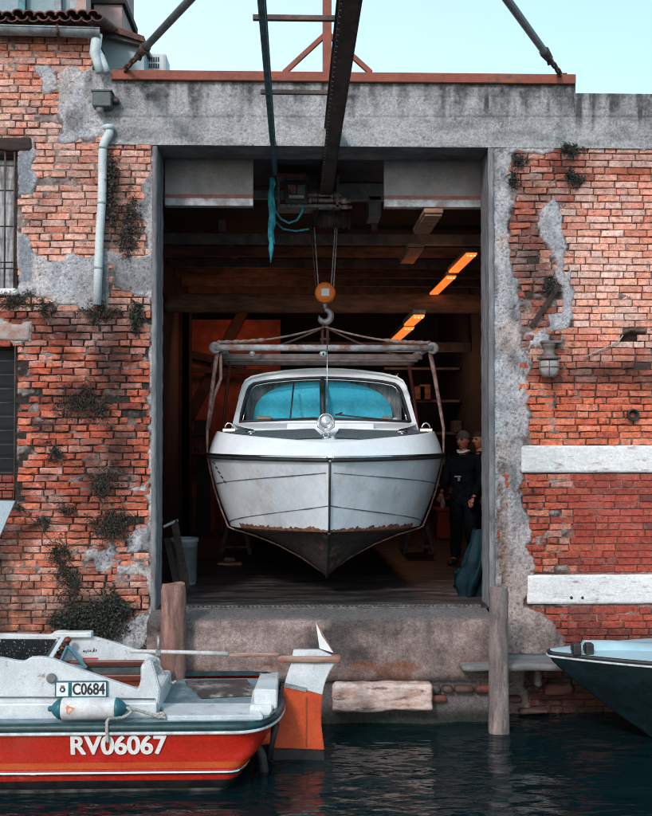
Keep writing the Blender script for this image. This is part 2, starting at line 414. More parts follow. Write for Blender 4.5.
for (a, b_, c, d) in ((-300, -7, -300, 300), (7, 300, -300, 300), (-7, 7, -300, -9.5), (-7, 7, 1.0, 300)):
    W0.add([(a, c, 0), (b_, c, 0), (b_, d, 0), (a, d, 0)], [(0, 1, 2, 3)])
WATERM = water_mat()
struct(W0.build('canal_water', WATERM, fix=False), 'dark teal canal water with fine ripples')

# ================================================================== BOAT SHED
X0, X1 = -1.375, 1.955          # opening
ZF, ZL = 1.05, 5.68             # floor, lintel underside
shed = thing('boat_shed', 'old brick boathouse with wide concrete-framed opening above the canal', 'boathouse', (0.3, 0.3, ZF))

# plaster areas in photo pixels (left wall, right wall)
PL_L = [[(56, 70), (175, 60), (175, 141), (150, 147), (112, 141), (62, 141), (57, 110)],
        [(36, 66), (60, 66), (60, 92), (42, 98)],
        [(17, 138), (33, 140), (36, 175), (30, 196), (17, 197)],
        [(17, 232), (30, 238), (38, 258), (112, 255), (112, 310), (60, 306), (20, 296), (17, 270)],
        [(109, 256), (156, 254), (156, 293), (108, 293)],
        [(136, 205), (160, 140), (160, 256), (150, 250)],
        [(148, 290), (165, 290), (165, 700), (145, 700), (150, 600), (147, 520), (151, 470), (149, 400), (153, 330)],
        [(84, 550), (94, 546), (96, 556), (86, 561)], [(96, 557), (112, 550), (120, 560), (110, 573), (98, 570)], [(117, 567), (150, 560), (150, 574), (118, 574)],
        [(128, 488), (150, 478), (152, 500), (130, 492)], [(132, 536), (150, 525), (150, 552), (128, 552)],
        [(0, 322), (30, 323), (31, 342), (0, 342)],
        [(108, 628), (150, 615), (152, 700), (90, 700)]]
PL_R = [[(480, 140), (508, 140), (512, 190), (509, 250), (520, 300), (524, 340), (528, 375), (526, 430), (520, 470), (524, 500), (531, 540), (531, 580), (524, 610), (528, 720), (480, 720)],
        [(505, 140), (660, 140), (660, 151), (505, 153)],
        [(543, 205), (556, 195), (562, 235), (568, 255), (563, 290), (556, 285), (550, 250), (541, 235)],
        [(524, 333), (546, 328), (548, 344), (528, 350)], [(548, 314), (568, 316), (568, 332), (549, 331)],
        [(562, 290), (572, 260), (570, 318), (563, 318)],
        [(500, 600), (545, 612), (566, 636), (562, 662), (500, 664)]]
HOLES = [((-40, 152), (17, 294)), ((-40, 345), (16.5, 505))]
BROKEN = [[(618, 336), (632, 330), (652, 333), (670, 345), (660, 357), (640, 352), (622, 350)]]

def masks(px, py, side):
    w = (fbm(px / 14, py / 14, 4, 4) - .5) * 16
    m = np.full(px.shape, -99.0)
    for p in (PL_L if side < 0 else PL_R):
        m = np.maximum(m, -poly_sd(px, py, p) + w)
    return m            # >0 plaster

def in_hole(px, py):
    return any(a[0] <= px <= b[0] and a[1] <= py <= b[1] for a, b in HOLES)

def lerp3(a, b, t): return tuple(x + (y - x) * t for x, y in zip(a, b))
def wc(opts):
    t = sum(o[0] for o in opts); r = random.uniform(0, t)
    for w, c in opts:
        r -= w
        if r <= 0: return c
    return opts[-1][1]

ORG = (.56, .145, .072); ORG2 = (.44, .100, .055); SAL = (.60, .23, .145); PINK = (.56, .31, .245); PALE = (.60, .42, .36)
DRED = (.20, .045, .032); DBR = (.10, .050, .042); RED = (.33, .060, .040); GREYB = (.26, .19, .175); BLK = (.045, .032, .032)

DARK_L = [(85, 395, 34, 22, .85), (118, 215, 22, 55, .75), (75, 330, 60, 16, .7), (112, 370, 24, 62, .95), (118, 455, 22, 50, .75), (90, 505, 40, 18, .5), (95, 470, 25, 45, .6), (100, 560, 26, 30, .45), (85, 610, 45, 22, .8), (110, 300, 30, 30, .7), (122, 430, 24, 55, .45), (60, 90, 20, 8, .3), (10, 142, 24, 10, .6), (75, 170, 20, 20, .25), (30, 318, 30, 8, .6)]
DARK_R = [(530, 270, 22, 45, .6), (612, 372, 55, 14, .75), (570, 165, 22, 22, .7), (530, 190, 20, 24, .5), (640, 168, 26, 10, .35), (516, 165, 10, 12, .6), (640, 385, 30, 10, .5), (630, 415, 12, 10, .5), (545, 222, 8, 10, .5), (600, 128, 60, 12, .4), (545, 640, 30, 20, .7), (515, 490, 8, 50, .4), (600, 640, 80, 14, .55)]
def darkness(px, py, side):
    d = 0 * px
    for cx, cy, rx, ry, a in (DARK_L if side < 0 else DARK_R):
        q = ((px - cx) / rx) ** 2 + ((py - cy) / ry) ** 2
        d = np.maximum(d, a * np.exp(-q * 1.1))
    d = d * (0.55 + 1.1 * fbm(px / 9, py / 9, 31 + side, 3))
    g_ = np.clip((fbm(px / 22, py / 17, 91 + side, 5) - .55) * 5, 0, 1) * np.clip((py - 60) / 40, 0, 1)
    g_ = g_ * (.80 * np.clip((py - 290) / 30, .35, 1) if side < 0 else .50 * (np.clip(1 - (px - 562) / 6, .18, 1)))
    d = np.maximum(d, g_)
    low = np.clip((py - (640 if side > 0 else 655)) / 38, 0, .88)        # darker towards the foot of the wall
    return np.clip(np.maximum(d, low), 0, .92)

def brick_style(px, py, side):
    """colour, roughness of laying (0..1), chance of a missing brick"""
    u = random.random()
    if side < 0:
        if py < 75: return wc([(4, ORG), (2, SAL), (2, PINK), (1, GREYB), (1, DRED)]), .5, .01
        if py < 235: return wc([(3, SAL), (4, PINK), (2, PALE), (1, ORG2), (1, DRED), (1, GREYB)]), .6, .02
        if py < 310: return wc([(4, PALE), (2, PINK), (1, SAL)]), .5, .01
        if py < 350: return wc([(2, ORG2), (3, SAL), (2, DRED), (1, GREYB), (1, PINK)]), .9, .03
        if py < 540:
            return wc([(5, ORG2), (4, ORG), (3, SAL), (1.6, DRED), (.6, PINK), (.3, GREYB)]), 1.0, .02
        if px < 60: return wc([(4, SAL), (3, PINK), (1.4, PALE), (1, ORG2)]), .7, .01
        return wc([(3, SAL), (2, ORG2), (2, DRED), (2, PINK), (1, GREYB)]), 1.0, .03
    if py < 345:
        if px < 562 and py > 215: return wc([(4, DRED), (2, ORG2), (1, SAL), (2, DBR)]), 1.0, .04
        if px < 562: return wc([(3, ORG2), (3, SAL), (1, PINK), (1, DRED)]), .9, .03
        return wc([(5, SAL), (6, PINK), (3, PALE), (1.2, ORG2), (.2, GREYB), (.3, DRED)]), .35, .0
    if py < 362: return wc([(3, SAL), (2, PALE), (1, ORG2)]), .5, .0
    if py < 386: return wc([(2, DRED), (2, BLK), (2, DBR), (1, GREYB), (2, ORG2)]), .9, .04
    if py < 445: return wc([(6, ORG), (3, ORG2), (1, SAL), (1, DRED)]), .8, .01
    if py < 604 and px > 570: return wc([(7, RED), (2, DRED), (1, ORG2), (.35, BLK)]), .08, .0
    if py < 604: return wc([(4, ORG2), (2, SAL), (2, RED), (1, PINK)]), 1.0, .02
    return wc([(4, RED), (2, ORG2), (2, DRED), (1, DBR)]), .5, .02

BANDS = [(445.5, 472.5, 521), (575, 603.5, 527)]
XTOP = at(93, 50).x
def lay_bricks(xa, xb, za, zb, side, seed):
    rnd = random.Random(seed); vs = []; fs = []; cols = []
    z = za; row = 0
    while z < zb:
        regular = False
        h = .0705
        ph = z + h * .5
        x = xa - rnd.uniform(0, .2) if row % 2 else xa - rnd.uniform(.1, .3)
        dz_row = rnd.uniform(-.003, .003)
        while x < xb:
            L = rnd.choice([.235, .235, .24, .225, .118, .12, .235, .17])
            cx, cz = x + L / 2, ph
            px, py = proj(cx, cz)
            col, rg, miss = brick_style(px, py, side)
            if rg < .2: L = .238 if rnd.random() < .8 else .12
            x2 = x + L
            skip = in_hole(px, py) or x + .02 > xb or x2 < xa + .02
            cxa, cxb = max(x, xa), min(x2, xb)
            if side > 0:
                for y0, y1, x0 in BANDS:
                    if y0 - 1 < py < y1 + 1 and proj(x2, cz)[0] > x0 + 3: skip = True
            if side < 0 and proj(x, cz)[0] < 17 and proj(x2, cz)[0] > 17 and ((150 < py < 294) or (344 < py < 505)):
                cxa = at(17, py).x
            if side > 0 and poly_sd(np.array([px]), np.array([py]), BROKEN[0])[0] < 1: 
                if rnd.random() < .6: skip = True
            if rnd.random() < miss: skip = True
            if masks(np.array([px]), np.array([py]), side)[0] > 7: skip = True
            if side < 0 and py < 70:
                if proj(x + .05, cz)[0] > 88: skip = True
                cxb = min(cxb, XTOP)
            if not skip and cxb - cxa > .03:
                g = .0055 + .002 * rg
                ax, bx = cxa + g, cxb - g
                az, bz = z + g * .75, z + h - g * .75
                out = -rnd.uniform(0, .007) * rg + rnd.uniform(-.001, .001) - (rnd.random() < .06 * rg) * .012 + (rnd.random() < .12 * rg) * .012
                rot = rnd.uniform(-.012, .012) * rg; ch = .005 + .010 * rg * rnd.random()
                az += dz_row * rg; bz += dz_row * rg
                o = len(vs); j = .0062 * rg + .0010
                def P(xx, yy, zz, jj=1.0):
                    return (xx + rnd.uniform(-j, j) * jj, yy + rnd.uniform(-j, j) * .7 * jj, zz + rot * (xx - cx) + rnd.uniform(-j, j) * jj)
                # back loop, shoulder loop (with mid points), face loop
                xm = (ax + bx) / 2 + rnd.uniform(-.03, .03) * (bx - ax) / .2
                wv = (lambda xx: .016 * (float(vnoise(np.array(xx * 2.3), np.array(row * .23 + seed), 5)) - .5) * rg); w0 = wv(cx); az += w0; bz += w0
                back = [(ax, .04, az), (xm, .04, az), (bx, .04, az), (bx, .04, bz), (xm, .04, bz), (ax, .04, bz)]
                sh = [P(ax, out + ch, az), P(xm, out + ch, az), P(bx, out + ch, az), P(bx, out + ch, bz), P(xm, out + ch, bz), P(ax, out + ch, bz)]
                fc = [P(ax + ch, out, az + ch * .8), P(xm, out, az + ch * .7), P(bx - ch, out, az + ch * .8), P(bx - ch, out, bz - ch * .8), P(xm, out, bz - ch * .7), P(ax + ch, out, bz - ch * .8)]
                vs += back + sh + fc
                for k in range(6):
                    k2 = (k + 1) % 6
                    fs += [(o + k, o + k2, o + 6 + k2, o + 6 + k), (o + 6 + k, o + 6 + k2, o + 12 + k2, o + 12 + k)]
                fs += [(o + 12, o + 13, o + 16, o + 17), (o + 13, o + 14, o + 15, o + 16)]
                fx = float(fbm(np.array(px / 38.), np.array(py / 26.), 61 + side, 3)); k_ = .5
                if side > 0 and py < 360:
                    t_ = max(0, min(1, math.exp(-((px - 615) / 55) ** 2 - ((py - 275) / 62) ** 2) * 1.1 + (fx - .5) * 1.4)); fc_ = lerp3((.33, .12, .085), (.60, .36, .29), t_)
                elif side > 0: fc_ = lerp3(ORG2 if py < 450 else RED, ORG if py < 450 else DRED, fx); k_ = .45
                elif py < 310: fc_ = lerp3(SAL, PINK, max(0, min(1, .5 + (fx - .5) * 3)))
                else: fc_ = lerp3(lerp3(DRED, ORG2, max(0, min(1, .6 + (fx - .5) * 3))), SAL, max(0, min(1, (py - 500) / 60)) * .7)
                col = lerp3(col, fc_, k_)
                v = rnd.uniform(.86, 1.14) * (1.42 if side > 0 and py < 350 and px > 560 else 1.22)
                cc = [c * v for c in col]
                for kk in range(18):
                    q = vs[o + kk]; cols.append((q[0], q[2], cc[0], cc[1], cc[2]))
            x = x2
        z += h; row += 1
    me = bpy.data.meshes.new('brickwork'); me.from_pydata(vs, [], fs); me.materials.append(BRICK)
    C = np.array(cols); px, py = proj_np(C[:, 0], C[:, 1])
    d = darkness(px, py, side)[:, None]
    pale = np.clip((fbm(px / 26, py / 20, 77, 4) - .55) * 3.2, 0, .42)[:, None]        # lime bloom
    if side > 0: pale = pale * np.clip(1.2 - (py - 330) / 60, .12, 1)[:, None]
    col = C[:, 2:5] * (1 - pale) + np.array([[.48, .40, .37]]) * pale
    col = col * (1 - d) + np.array([[.022, .019, .018]]) * d
    ca = me.color_attributes.new('Col', 'FLOAT_COLOR', 'POINT')
    ca.data.foreach_set('color', np.concatenate([col, np.ones((len(col), 1))], 1).astype(np.float32).ravel())
    me.update(); bm = bmesh.new(); bm.from_mesh(me); bmesh.ops.recalc_face_normals(bm, faces=bm.faces); bm.to_mesh(me); bm.free()
    o = bpy.data.objects.new('brickwork', me); COL.objects.link(o)
    o.parent = shed; o.matrix_parent_inverse = Matrix.Translation(-shed.location)
    return o

def proj_np(X, Z, Y=0.0):
    vx, vy, vz = X - CAM.x, Y - CAM.y, Z - CAM.z
    w = vx * _f.x + vy * _f.y + vz * _f.z
    return 326 + F_PX * (vx * _r.x + vy * _r.y) / w, 408 - F_PX * (vx * _u.x + vy * _u.y + vz * _u.z) / w

def relief(name, xa, xb, za, zb, step, fn, mat, label=None):
    nx = max(2, int((xb - xa) / step)); nz = max(2, int((zb - za) / step))
    GX, GZ = np.meshgrid(np.linspace(xa, xb, nx), np.linspace(za, zb, nz))
    Y, C = fn(GX, GZ)
    vs = np.stack([GX, Y, GZ], -1).reshape(-1, 3)
    idx = np.arange(nx * nz).reshape(nz, nx)
    fs = np.stack([idx[:-1, :-1], idx[:-1, 1:], idx[1:, 1:], idx[1:, :-1]], -1).reshape(-1, 4)
    me = bpy.data.meshes.new(name)
    me.vertices.add(len(vs)); me.vertices.foreach_set('co', vs.astype(np.float32).ravel())
    me.loops.add(len(fs) * 4); me.loops.foreach_set('vertex_index', fs.astype(np.int32).ravel())
    me.polygons.add(len(fs)); me.polygons.foreach_set('loop_start', (np.arange(len(fs)) * 4).astype(np.int32)); me.polygons.foreach_set('loop_total', np.full(len(fs), 4, np.int32))
    me.materials.append(mat); me.update(calc_edges=True)
    me.polygons.foreach_set('use_smooth', [True] * len(fs))
    ca = me.color_attributes.new('Col', 'FLOAT_COLOR', 'POINT')
    ca.data.foreach_set('color', np.concatenate([C.reshape(-1, 3), np.ones((nx * nz, 1))], 1).astype(np.float32).ravel())
    o = bpy.data.objects.new(name, me); COL.objects.link(o)
    o.parent = shed; o.matrix_parent_inverse = Matrix.Translation(-shed.location)
    if label: o['label'] = label
    return o

def wall_fn(side):
    def fn(GX, GZ):
        px, py = proj_np(GX, GZ)
        m = masks(px, py, side)
        t = np.clip(m / 5.0 + .5, 0, 1); t = t * t * (3 - 2 * t)
        n = fbm(GX * 28, GZ * 28, 5, 4); n2 = fbm(GX * 6, GZ * 6, 6, 4)
        Y = .016 * (1 - t) - .012 * t + (n - .5) * .010 + (n2 - .5) * .014 * t
        pit = np.clip((fbm(GX * 62, GZ * 62, 15, 1) - .74) * 6, 0, 1) * t; Y = Y + pit * .005
        ck_ = np.abs(fbm(px / 34, py / 34, 301, 4) - .5); crk = np.clip(1 - ck_ / .006, 0, 1) * t * (fbm(px / 60, py / 60, 305, 2) > .5)
        Y = Y + crk * .006
        # mortar crumbs smeared over the joints in places
        sm = np.clip((fbm(px / 12, py / 8, 41, 5) - .565) * 9, 0, 1) * (1 - t) * (.9 if side < 0 else np.clip(1.1 - (px - 562) / 20, .5, 1)); Y = Y - sm * .017 + (1 - sm) * (1 - t) * .004
        # colours
        g = .72 + .55 * n2
        warm = np.clip((fbm(px / 30, py / 30, 12, 3) - .5) * 4, 0, 1)[..., None]
        if side < 0: pl = np.array([.37, .375, .395]) * (1 - warm) + np.array([.40, .37, .36]) * warm
        else:
            pl = np.array([.37, .37, .39]) * (1 - warm) + np.array([.40, .345, .33]) * warm
            lo = np.clip((py - 470) / 120, 0, 1)[..., None]; pl = pl * (1 - lo) + np.array([.30, .24, .22]) * lo
        g = g * (1 - .65 * crk) * (1 - .5 * np.clip((fbm(px / 18, py / 40, 311, 4) - .56) * 6, 0, 1)); pl = pl * g[..., None] * (1 - .55 * pit[..., None]) * (1.22 if side < 0 else 1.25)
        if side < 0:
            b2 = -poly_sd(px, py, [(17, 138), (33, 140), (36, 175), (30, 196), (17, 197)]); b3 = -poly_sd(px, py, [(17, 232), (30, 238), (36, 258), (34, 285), (17, 285)])
            bb = np.clip(np.maximum(b2, b3) / 4, 0, 1)[..., None]; pl = pl * (1 - bb) + np.array([.25, .27, .30]) * bb
            pd = -poly_sd(px, py, [(109, 256), (156, 254), (156, 293), (108, 293)]); pdm = np.clip(pd / 3, 0, 1)[..., None] * .4; pl = pl * (1 - pdm)
            mo = np.array([.045, .035, .031]) * np.ones(px.shape + (1,))
            up = np.clip((310 - py) / 30, 0, 1)[..., None]; mo = mo * (1 - up) + np.array([.21, .17, .155]) * up
            ll = np.clip((py - 500) / 40, 0, 1)[..., None] * np.clip((80 - px) / 30, 0, 1)[..., None]; mo = mo * (1 - ll) + np.array([.22, .15, .13]) * ll
        else:
            mo = np.array([.10, .065, .055]) * np.ones(px.shape + (1,))
            reg = (np.clip((px - 566) / 6, 0, 1) * np.clip((py - 470) / 6, 0, 1) * np.clip((640 - py) / 20, 0, 1))[..., None]
            mo = mo * (1 - reg) + np.array([.27, .13, .11]) * reg
            up = (np.clip((px - 562) / 6, 0, 1) * np.clip((345 - py) / 10, 0, 1))[..., None]; mo = mo * (1 - up) + np.array([.16, .105, .09]) * up
        mo = mo * (.6 + .8 * n)[..., None]
        mo = mo * (1 - sm[..., None]) + np.array([.30, .245, .225]) * (.5 + 1.0 * n)[..., None] * sm[..., None]
        C = mo * (1 - t[..., None]) + pl * t[..., None]
        d = darkness(px, py, side)[..., None] * (1 - .35 * t[..., None])
        # dark rim where the plaster broke away
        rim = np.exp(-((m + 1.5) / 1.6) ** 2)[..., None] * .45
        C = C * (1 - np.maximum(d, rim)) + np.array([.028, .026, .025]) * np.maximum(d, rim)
        if side > 0:   # exposed pebbly core beside the jamb
            core = np.clip(1 - np.abs(px - (503 + 5 * (fbm(py / 30, py * 0, 3, 3) - .5))) / 7, 0, 1) * np.clip((py - 440) / 30, 0, 1) * np.clip((655 - py) / 20, 0, 1)
            core = core * np.clip((fbm(px / 9, py / 24, 53, 3) - .38) * 5, 0, 1)
            k = np.clip(core * 2, 0, 1); peb = fbm(GX * 60, GZ * 60, 9, 2)
            Y = Y + k * (.03 + .02 * (peb - .5)); C = C * (1 - k[..., None] * .8) + (np.array([.22, .15, .12]) * (peb[..., None] * 1.6)) * k[..., None] * .8
            hl = np.clip(-poly_sd(px, py, BROKEN[0]) / 3, 0, 1); Y = Y + hl * .07; C = C * (1 - .75 * hl[..., None])
        for a, b in HOLES:
            if side < 0:
                q = np.clip((b[0] - px) / 1.2 + .5, 0, 1) * ((py > a[1]) & (py < b[1])); Y = np.where(q > .5, .28, Y); C = np.where(q[..., None] > .5, C * .5, C)
        return Y, C
    return fn

ZT = at(40, 30).z
lay_bricks(-3.75, X0 - .06, -.15, ZT, -1, 3)['label'] = 'crumbling orange brickwork left of the opening'
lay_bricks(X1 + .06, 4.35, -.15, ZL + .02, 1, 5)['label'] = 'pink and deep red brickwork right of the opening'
ZM = at(100, 71).z
relief('plaster', -3.75, X0 - .035, -.2, ZM, .0115, wall_fn(-1), PLASTER, 'patchy grey render and mortar left of the opening')
relief('plaster', -3.75, XTOP, ZM, ZT, .0115, wall_fn(-1), PLASTER)
relief('plaster', X1 + .035, 4.35, -.2, ZL + .03, .0115, wall_fn(1), PLASTER, 'rough concrete facing right of the opening')

# solid core of the front wall
core = MB()
core.box(-3.75, X0 - .08, .30, .50, -1, ZM - .01); core.box(-3.75, XTOP - .001, .02, .50, ZM - .009, ZT - .01); core.box(-9, -3.752, .004, .50, -1, ZT - .01)
core.box(X1 + .08, 4.35, .13, .50, -1, ZL); core.box(4.352, 9, .004, .50, -1, ZL + .64)
core.box(-3.75, 4.35, .12, .50, ZL + .012, 6.24)
core.build('wall_core', M('core_brick', (.28, .10, .07), (.18, .07, .05), 8, .4, .6, .9, 0, .5, 50), shed)

# ------------------------------------------------ concrete lintel
def lint_fn(zt):
    def fn(GX, GZ):
        px, py = proj_np(GX, GZ)
        n = fbm(GX * 24, GZ * 24, 15, 4); n2 = fbm(GX * 3, GZ * 5, 16, 4); st = fbm(GX * 9, GZ * 1.2, 19, 4)
        Y = -.018 + (n - .5) * .006 + (n2 - .5) * .010
        pit = np.clip((fbm(GX * 60, GZ * 60, 25, 1) - .74) * 6, 0, 1) * np.clip((fbm(GX * 3, GZ * 6, 26, 3) - .42) * 6, 0, 1); Y = Y + pit * .006
        line = np.exp(-((py - 117 - 0 * px) / .9) ** 2) + np.exp(-((py - 97) / .8) ** 2) * .4; Y = Y + line * .004
        h = np.clip((zt - GZ) / .62, 0, 1)
        g = (.38 + .16 * (n2 - .5) + .05 * (fbm(px / 60, py / 14, 7, 3) - .5)) * (1 - .35 * pit)
        C = g[..., None] * np.array([1.0, 1.0, 1.02])
        dk = np.clip((.46 - h) * 2.4 + (st - .5) * 3.4, 0, 1) * np.clip(.25 + 1.1 * fbm(GX * 22, GZ * 22, 2, 4), 0, 1) * .92
        st2 = fbm(GX * 16, GZ * .8, 29, 4); dr = np.clip((st2 - .54) * 7, 0, 1) * np.clip((.72 - h) * 3, 0, 1) * (.35 + .65 * np.clip((px - 430) / 30, 0, 1)) * np.clip(.3 + 1.3 * fbm(GX * 8, GZ * 8, 28, 4), 0, 1) * .9
        low = np.clip((fbm(GX * 3, GZ * 9, 61, 5) - .52) * 5, 0, 1) * .40
        d = np.clip(np.maximum(np.maximum(dk, dr), low) + line * .35, 0, .9)[..., None]
        C = C * (1 - d) + np.array([.05, .052, .055]) * d
        return Y, C
    return fn
# ragged bottom-left end joins the plastered wall; top right is lower
XR = at(575, 90).x
relief('lintel', -1.90, XR, ZL, at(300, 82).z, .0115, lint_fn(at(300, 82).z), CONC, 'thick stained concrete beam over the opening')
relief('lintel', XR, 4.35, ZL, at(610, 94).z, .0115, lint_fn(at(610, 94).z), CONC, 'lower stained concrete coping at the right')
lb = MB()
zt1, zt2 = at(300, 82).z, at(610, 94).z
lb.rough(-1.90, XR, -.012, .5, zt1 - .03, zt1, .05, .006); lb.rough(XR + .002, 4.35, -.012, .5, zt2 - .03, zt2, .05, .008)
lb.rough(X0 - .05, X1 + .05, -.014, .5, ZL - .004, ZL + .02, .06, .003)
lb.box(-1.895, XR - .004, .01, .495, ZL + .022, zt1 - .032); lb.box(XR + .004, 4.345, .01, .495, ZL + .022, zt2 - .032)
lb.rough(-2.4, -1.902, .0, .5, zt1 - .05, zt1 - .01, .05, .008)
CONCD = M('soffit_concrete', (.17, .17, .175), (.10, .10, .105), 5, .4, .6, .95, 0, .8, 60, (.26, .25, .25), 3, .58, .7)
lb.build('lintel', CONCD, shed)
# jambs
for xa, xb, lab in ((X0 - .055, X0, 'narrow grey concrete door jamb'), (X1, X1 + .05, 'wide pebbly grey concrete door jamb')):
    j = MB(); j.rough(xa, xb, -.035, .5, .55, ZL, .05, .006, seed=3)
    if xa > 0: j.rough(xa - .012, xa + .02, -.03, .02, ZF, ZL, .05, .003, seed=8)
    j.build('door_jamb', M('jamb_concrete', (.25, .255, .27), (.14, .142, .15), 5, .38, .62, .9, 0, .9, 70, (.10, .09, .085), 3, .56, .7, stretch=(2, 2, .6)), shed, lab)
# stone bands
for i, (y0, y1, x0) in enumerate(BANDS):
    a = at(x0, y0); b = at(652, y1)
    s = MB(); s.rough(a.x, 4.35, -.016, .1, b.z, a.z, .03, .0028, seed=20 + i)
    if i == 1:
        for hx in (571, 582):
            c = at(hx, 597.5); s.lathe([(.016, 0), (.014, -.006)], (c.x, -.016, c.z), 'Y', 10, 1)
    s.build('stone_band', [STONE, BLACKR], shed, 'upper white stone band' if i == 0 else 'lower white stone band with two small holes')
# ------------------------------------------------ windows at the left
def grille_window(y0, y1, bars_x, bars_y, lab, curtain):
    a = at(-25, y0); b = at(17, y1)
    w = MB(); w.box(a.x, b.x, .16, .20, b.z, a.z)
    win = w.build('window', curtain, shed, lab)
    f = MB()
    xr = at(16, y0).x
    for x in (xr - .02,): f.box(x - .018, x + .018, .10, .155, b.z, a.z)
    f.box(a.x, xr - .04, .10, .155, a.z - .035, a.z); f.box(a.x, xr - .04, .10, .155, b.z, b.z + .035)
    f.build('window_frame', DARKWOOD, win)
    g = MB()
    for bx in bars_x:
        x = at(bx, y0).x; g.tube([(x, .012, b.z - .02), (x, .012, a.z + .02)], .009, 6)
    for by in bars_y:
        z = at(8, by).z; g.tube([(a.x, .022, z), (b.x + .01, .022, z)], .008, 6)
    g.build('window_grille', DARKSTEEL, win)
    return win
CURT = M('dusty_window_glass', (.20, .20, .21), (.42, .42, .44), 5, .42, .6, .25, 0, .1, 40, (.05, .055, .06), 3, .5, .65, stretch=(6, 1, .8))
grille_window(152, 293, (5, 14.5), (165, 190, 226, 262, 268), 'upper barred window with dusty panes', CURT)
grille_window(345, 503, (15,), tuple(range(361, 500, 14)), 'lower barred window with dark panes', GLASSD)
a = at(-25, 137); b = at(33, 151); wl = MB(); wl.rough(a.x, b.x, -.02, .12, b.z, a.z, .03, .009, seed=4)
wl.build('window_lintel', DARKWOOD, shed, 'charred timber lintel over the upper window')
a = at(-25, 324); b = at(31, 341); wl = MB(); wl.rough(a.x, b.x, -.03, .12, b.z, a.z, .03, .009, seed=5)
wl.build('window_lintel', M('pink_stone', (.40, .34, .32), (.34, .20, .16), 9, .4, .6, .9, 0, .8, 50), shed, 'pale stone lintel over the lower window')
a = at(-10, 288); b = at(18, 296); wl = MB(); wl.rough(a.x, b.x, -.025, .12, b.z, a.z, .03, .005, seed=6)
wl.build('window_sill', STONE, shed)
# brick infill in the foot of the lower window
inf = MB()
for r in range(3):
    for c in range(4):
        p = at(-22 + c * 10.5 + (r % 2) * 4, 476 + r * 8); inf.box(p.x, p.x + .098, .12, .158, p.z - .066, p.z, 0, .004, jit=.002)
inf.build('brick_infill', M('infill_brick', (.30, .06, .04), (.20, .045, .035), 8), shed)

# ------------------------------------------------ red steel beam lies on top: see gantry. Roof, inner walls, floor
rf = MB(); rf.box(-2.6, 3.9, .504, 13.2, 5.98, 6.12)
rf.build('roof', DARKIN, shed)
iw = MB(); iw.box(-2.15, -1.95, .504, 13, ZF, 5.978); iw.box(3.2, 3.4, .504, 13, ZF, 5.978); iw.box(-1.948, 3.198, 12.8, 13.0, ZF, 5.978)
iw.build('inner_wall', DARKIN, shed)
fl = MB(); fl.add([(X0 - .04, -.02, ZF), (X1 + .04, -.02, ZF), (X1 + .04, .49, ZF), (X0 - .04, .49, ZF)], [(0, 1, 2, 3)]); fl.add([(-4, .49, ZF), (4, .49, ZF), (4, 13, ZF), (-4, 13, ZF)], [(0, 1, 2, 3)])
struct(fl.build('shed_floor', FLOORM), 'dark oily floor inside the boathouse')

# purlins and girders
def part_box(name, args, mat, lab=None, rough=None, seed=0):
    m = MB()
    if rough: m.rough(*args, rough, .008, seed=seed)
    else: m.box(*args, bev=.006)
    return m.build(name, mat, shed, lab)
for i in range(9):
    y = 3.4 + i * 1.02
    part_box('purlin', (-1.94, 3.19, y, y + .09, 5.30, 5.44), BEAMBR if i in (1, 3, 6) else DARKIN2)
for x in (-1.0, 1.0, 2.75):
    part_box('rafter', (x, x + .08, 3.2, 12.7, 5.46, 5.58), DARKIN2)
g = at(186, 312, 5.0); g2 = at(481, 294, 5.0)
part_box('girder', (-1.94, 3.19, 5.0, 5.16, g.z, g.z + .27), BEAMBR, 'brown riveted cross girder', .09)
part_box('girder', (-1.94, 3.19, 8.4, 8.55, 4.25, 4.42), DARKIN2)
# red ochre partition at the back left with bracing and dark openings
pt = MB(); pt.box(-1.94, -.25, 7.5, 7.6, ZF, 4.72)
par = pt.build('inner_wall', REDIN, shed, 'red ochre partition at the back of the boathouse')
def bar(name, p, q, w, mat, parent=None, d=.08, lab=None):
    p = Vector(p); q = Vector(q); t = (q - p); L = t.length; t.normalize()
    n = Vector((0, 1, 0)); s = t.cross(n).normalized(); n = s.cross(t)
    Mx = Matrix((( s.x, n.x, t.x, p.x), (s.y, n.y, t.y, p.y), (s.z, n.z, t.z, p.z), (0, 0, 0, 1)))
    m = MB(); m.box(-w / 2, w / 2, -d / 2, d / 2, 0, L, bev=.005, M_=Mx)
    return m.build(name, mat, parent or shed, lab)
Yp = 7.38
bar('brace', at(244, 310, Yp), at(186, 425, Yp), .17, BLACKIN)
bar('brace', at(160, 348, Yp), at(245, 366, Yp), .13, BLACKIN)
bar('brace', at(185, 370, Yp - .1), at(262, 372, Yp - .1), .09, BLACKIN)
bar('brace', at(180, 442, Yp - .1), at(262, 442, Yp - .1), .0001 + .42, REDIN)
for x, wd, mt in ((187, .16, BLACKIN), (212, .10, REDIN), (222, .06, REDIN), (183, .22, BLACKIN)):
    bar('post', at(x, 545 if wd > .1 else 530, Yp - .18), at(x, 425 if x > 200 else 300, Yp - .18), wd, mt)
for (x0, y0, x1, y1) in ((194, 420, 210, 436), (197, 460, 210, 540), (225, 430, 250, 540)):
    a = at(x0, y0, 7.14); b = at(x1, y1, 7.14); part_box('opening', (a.x, b.x, 7.14, 7.16, b.z, a.z), GLASSD)
text_mesh('lettering', 'MAT', .17, at(203, 449, 7.0), (1, 0, 0), (0, 0, 1), INK, shed, .006)
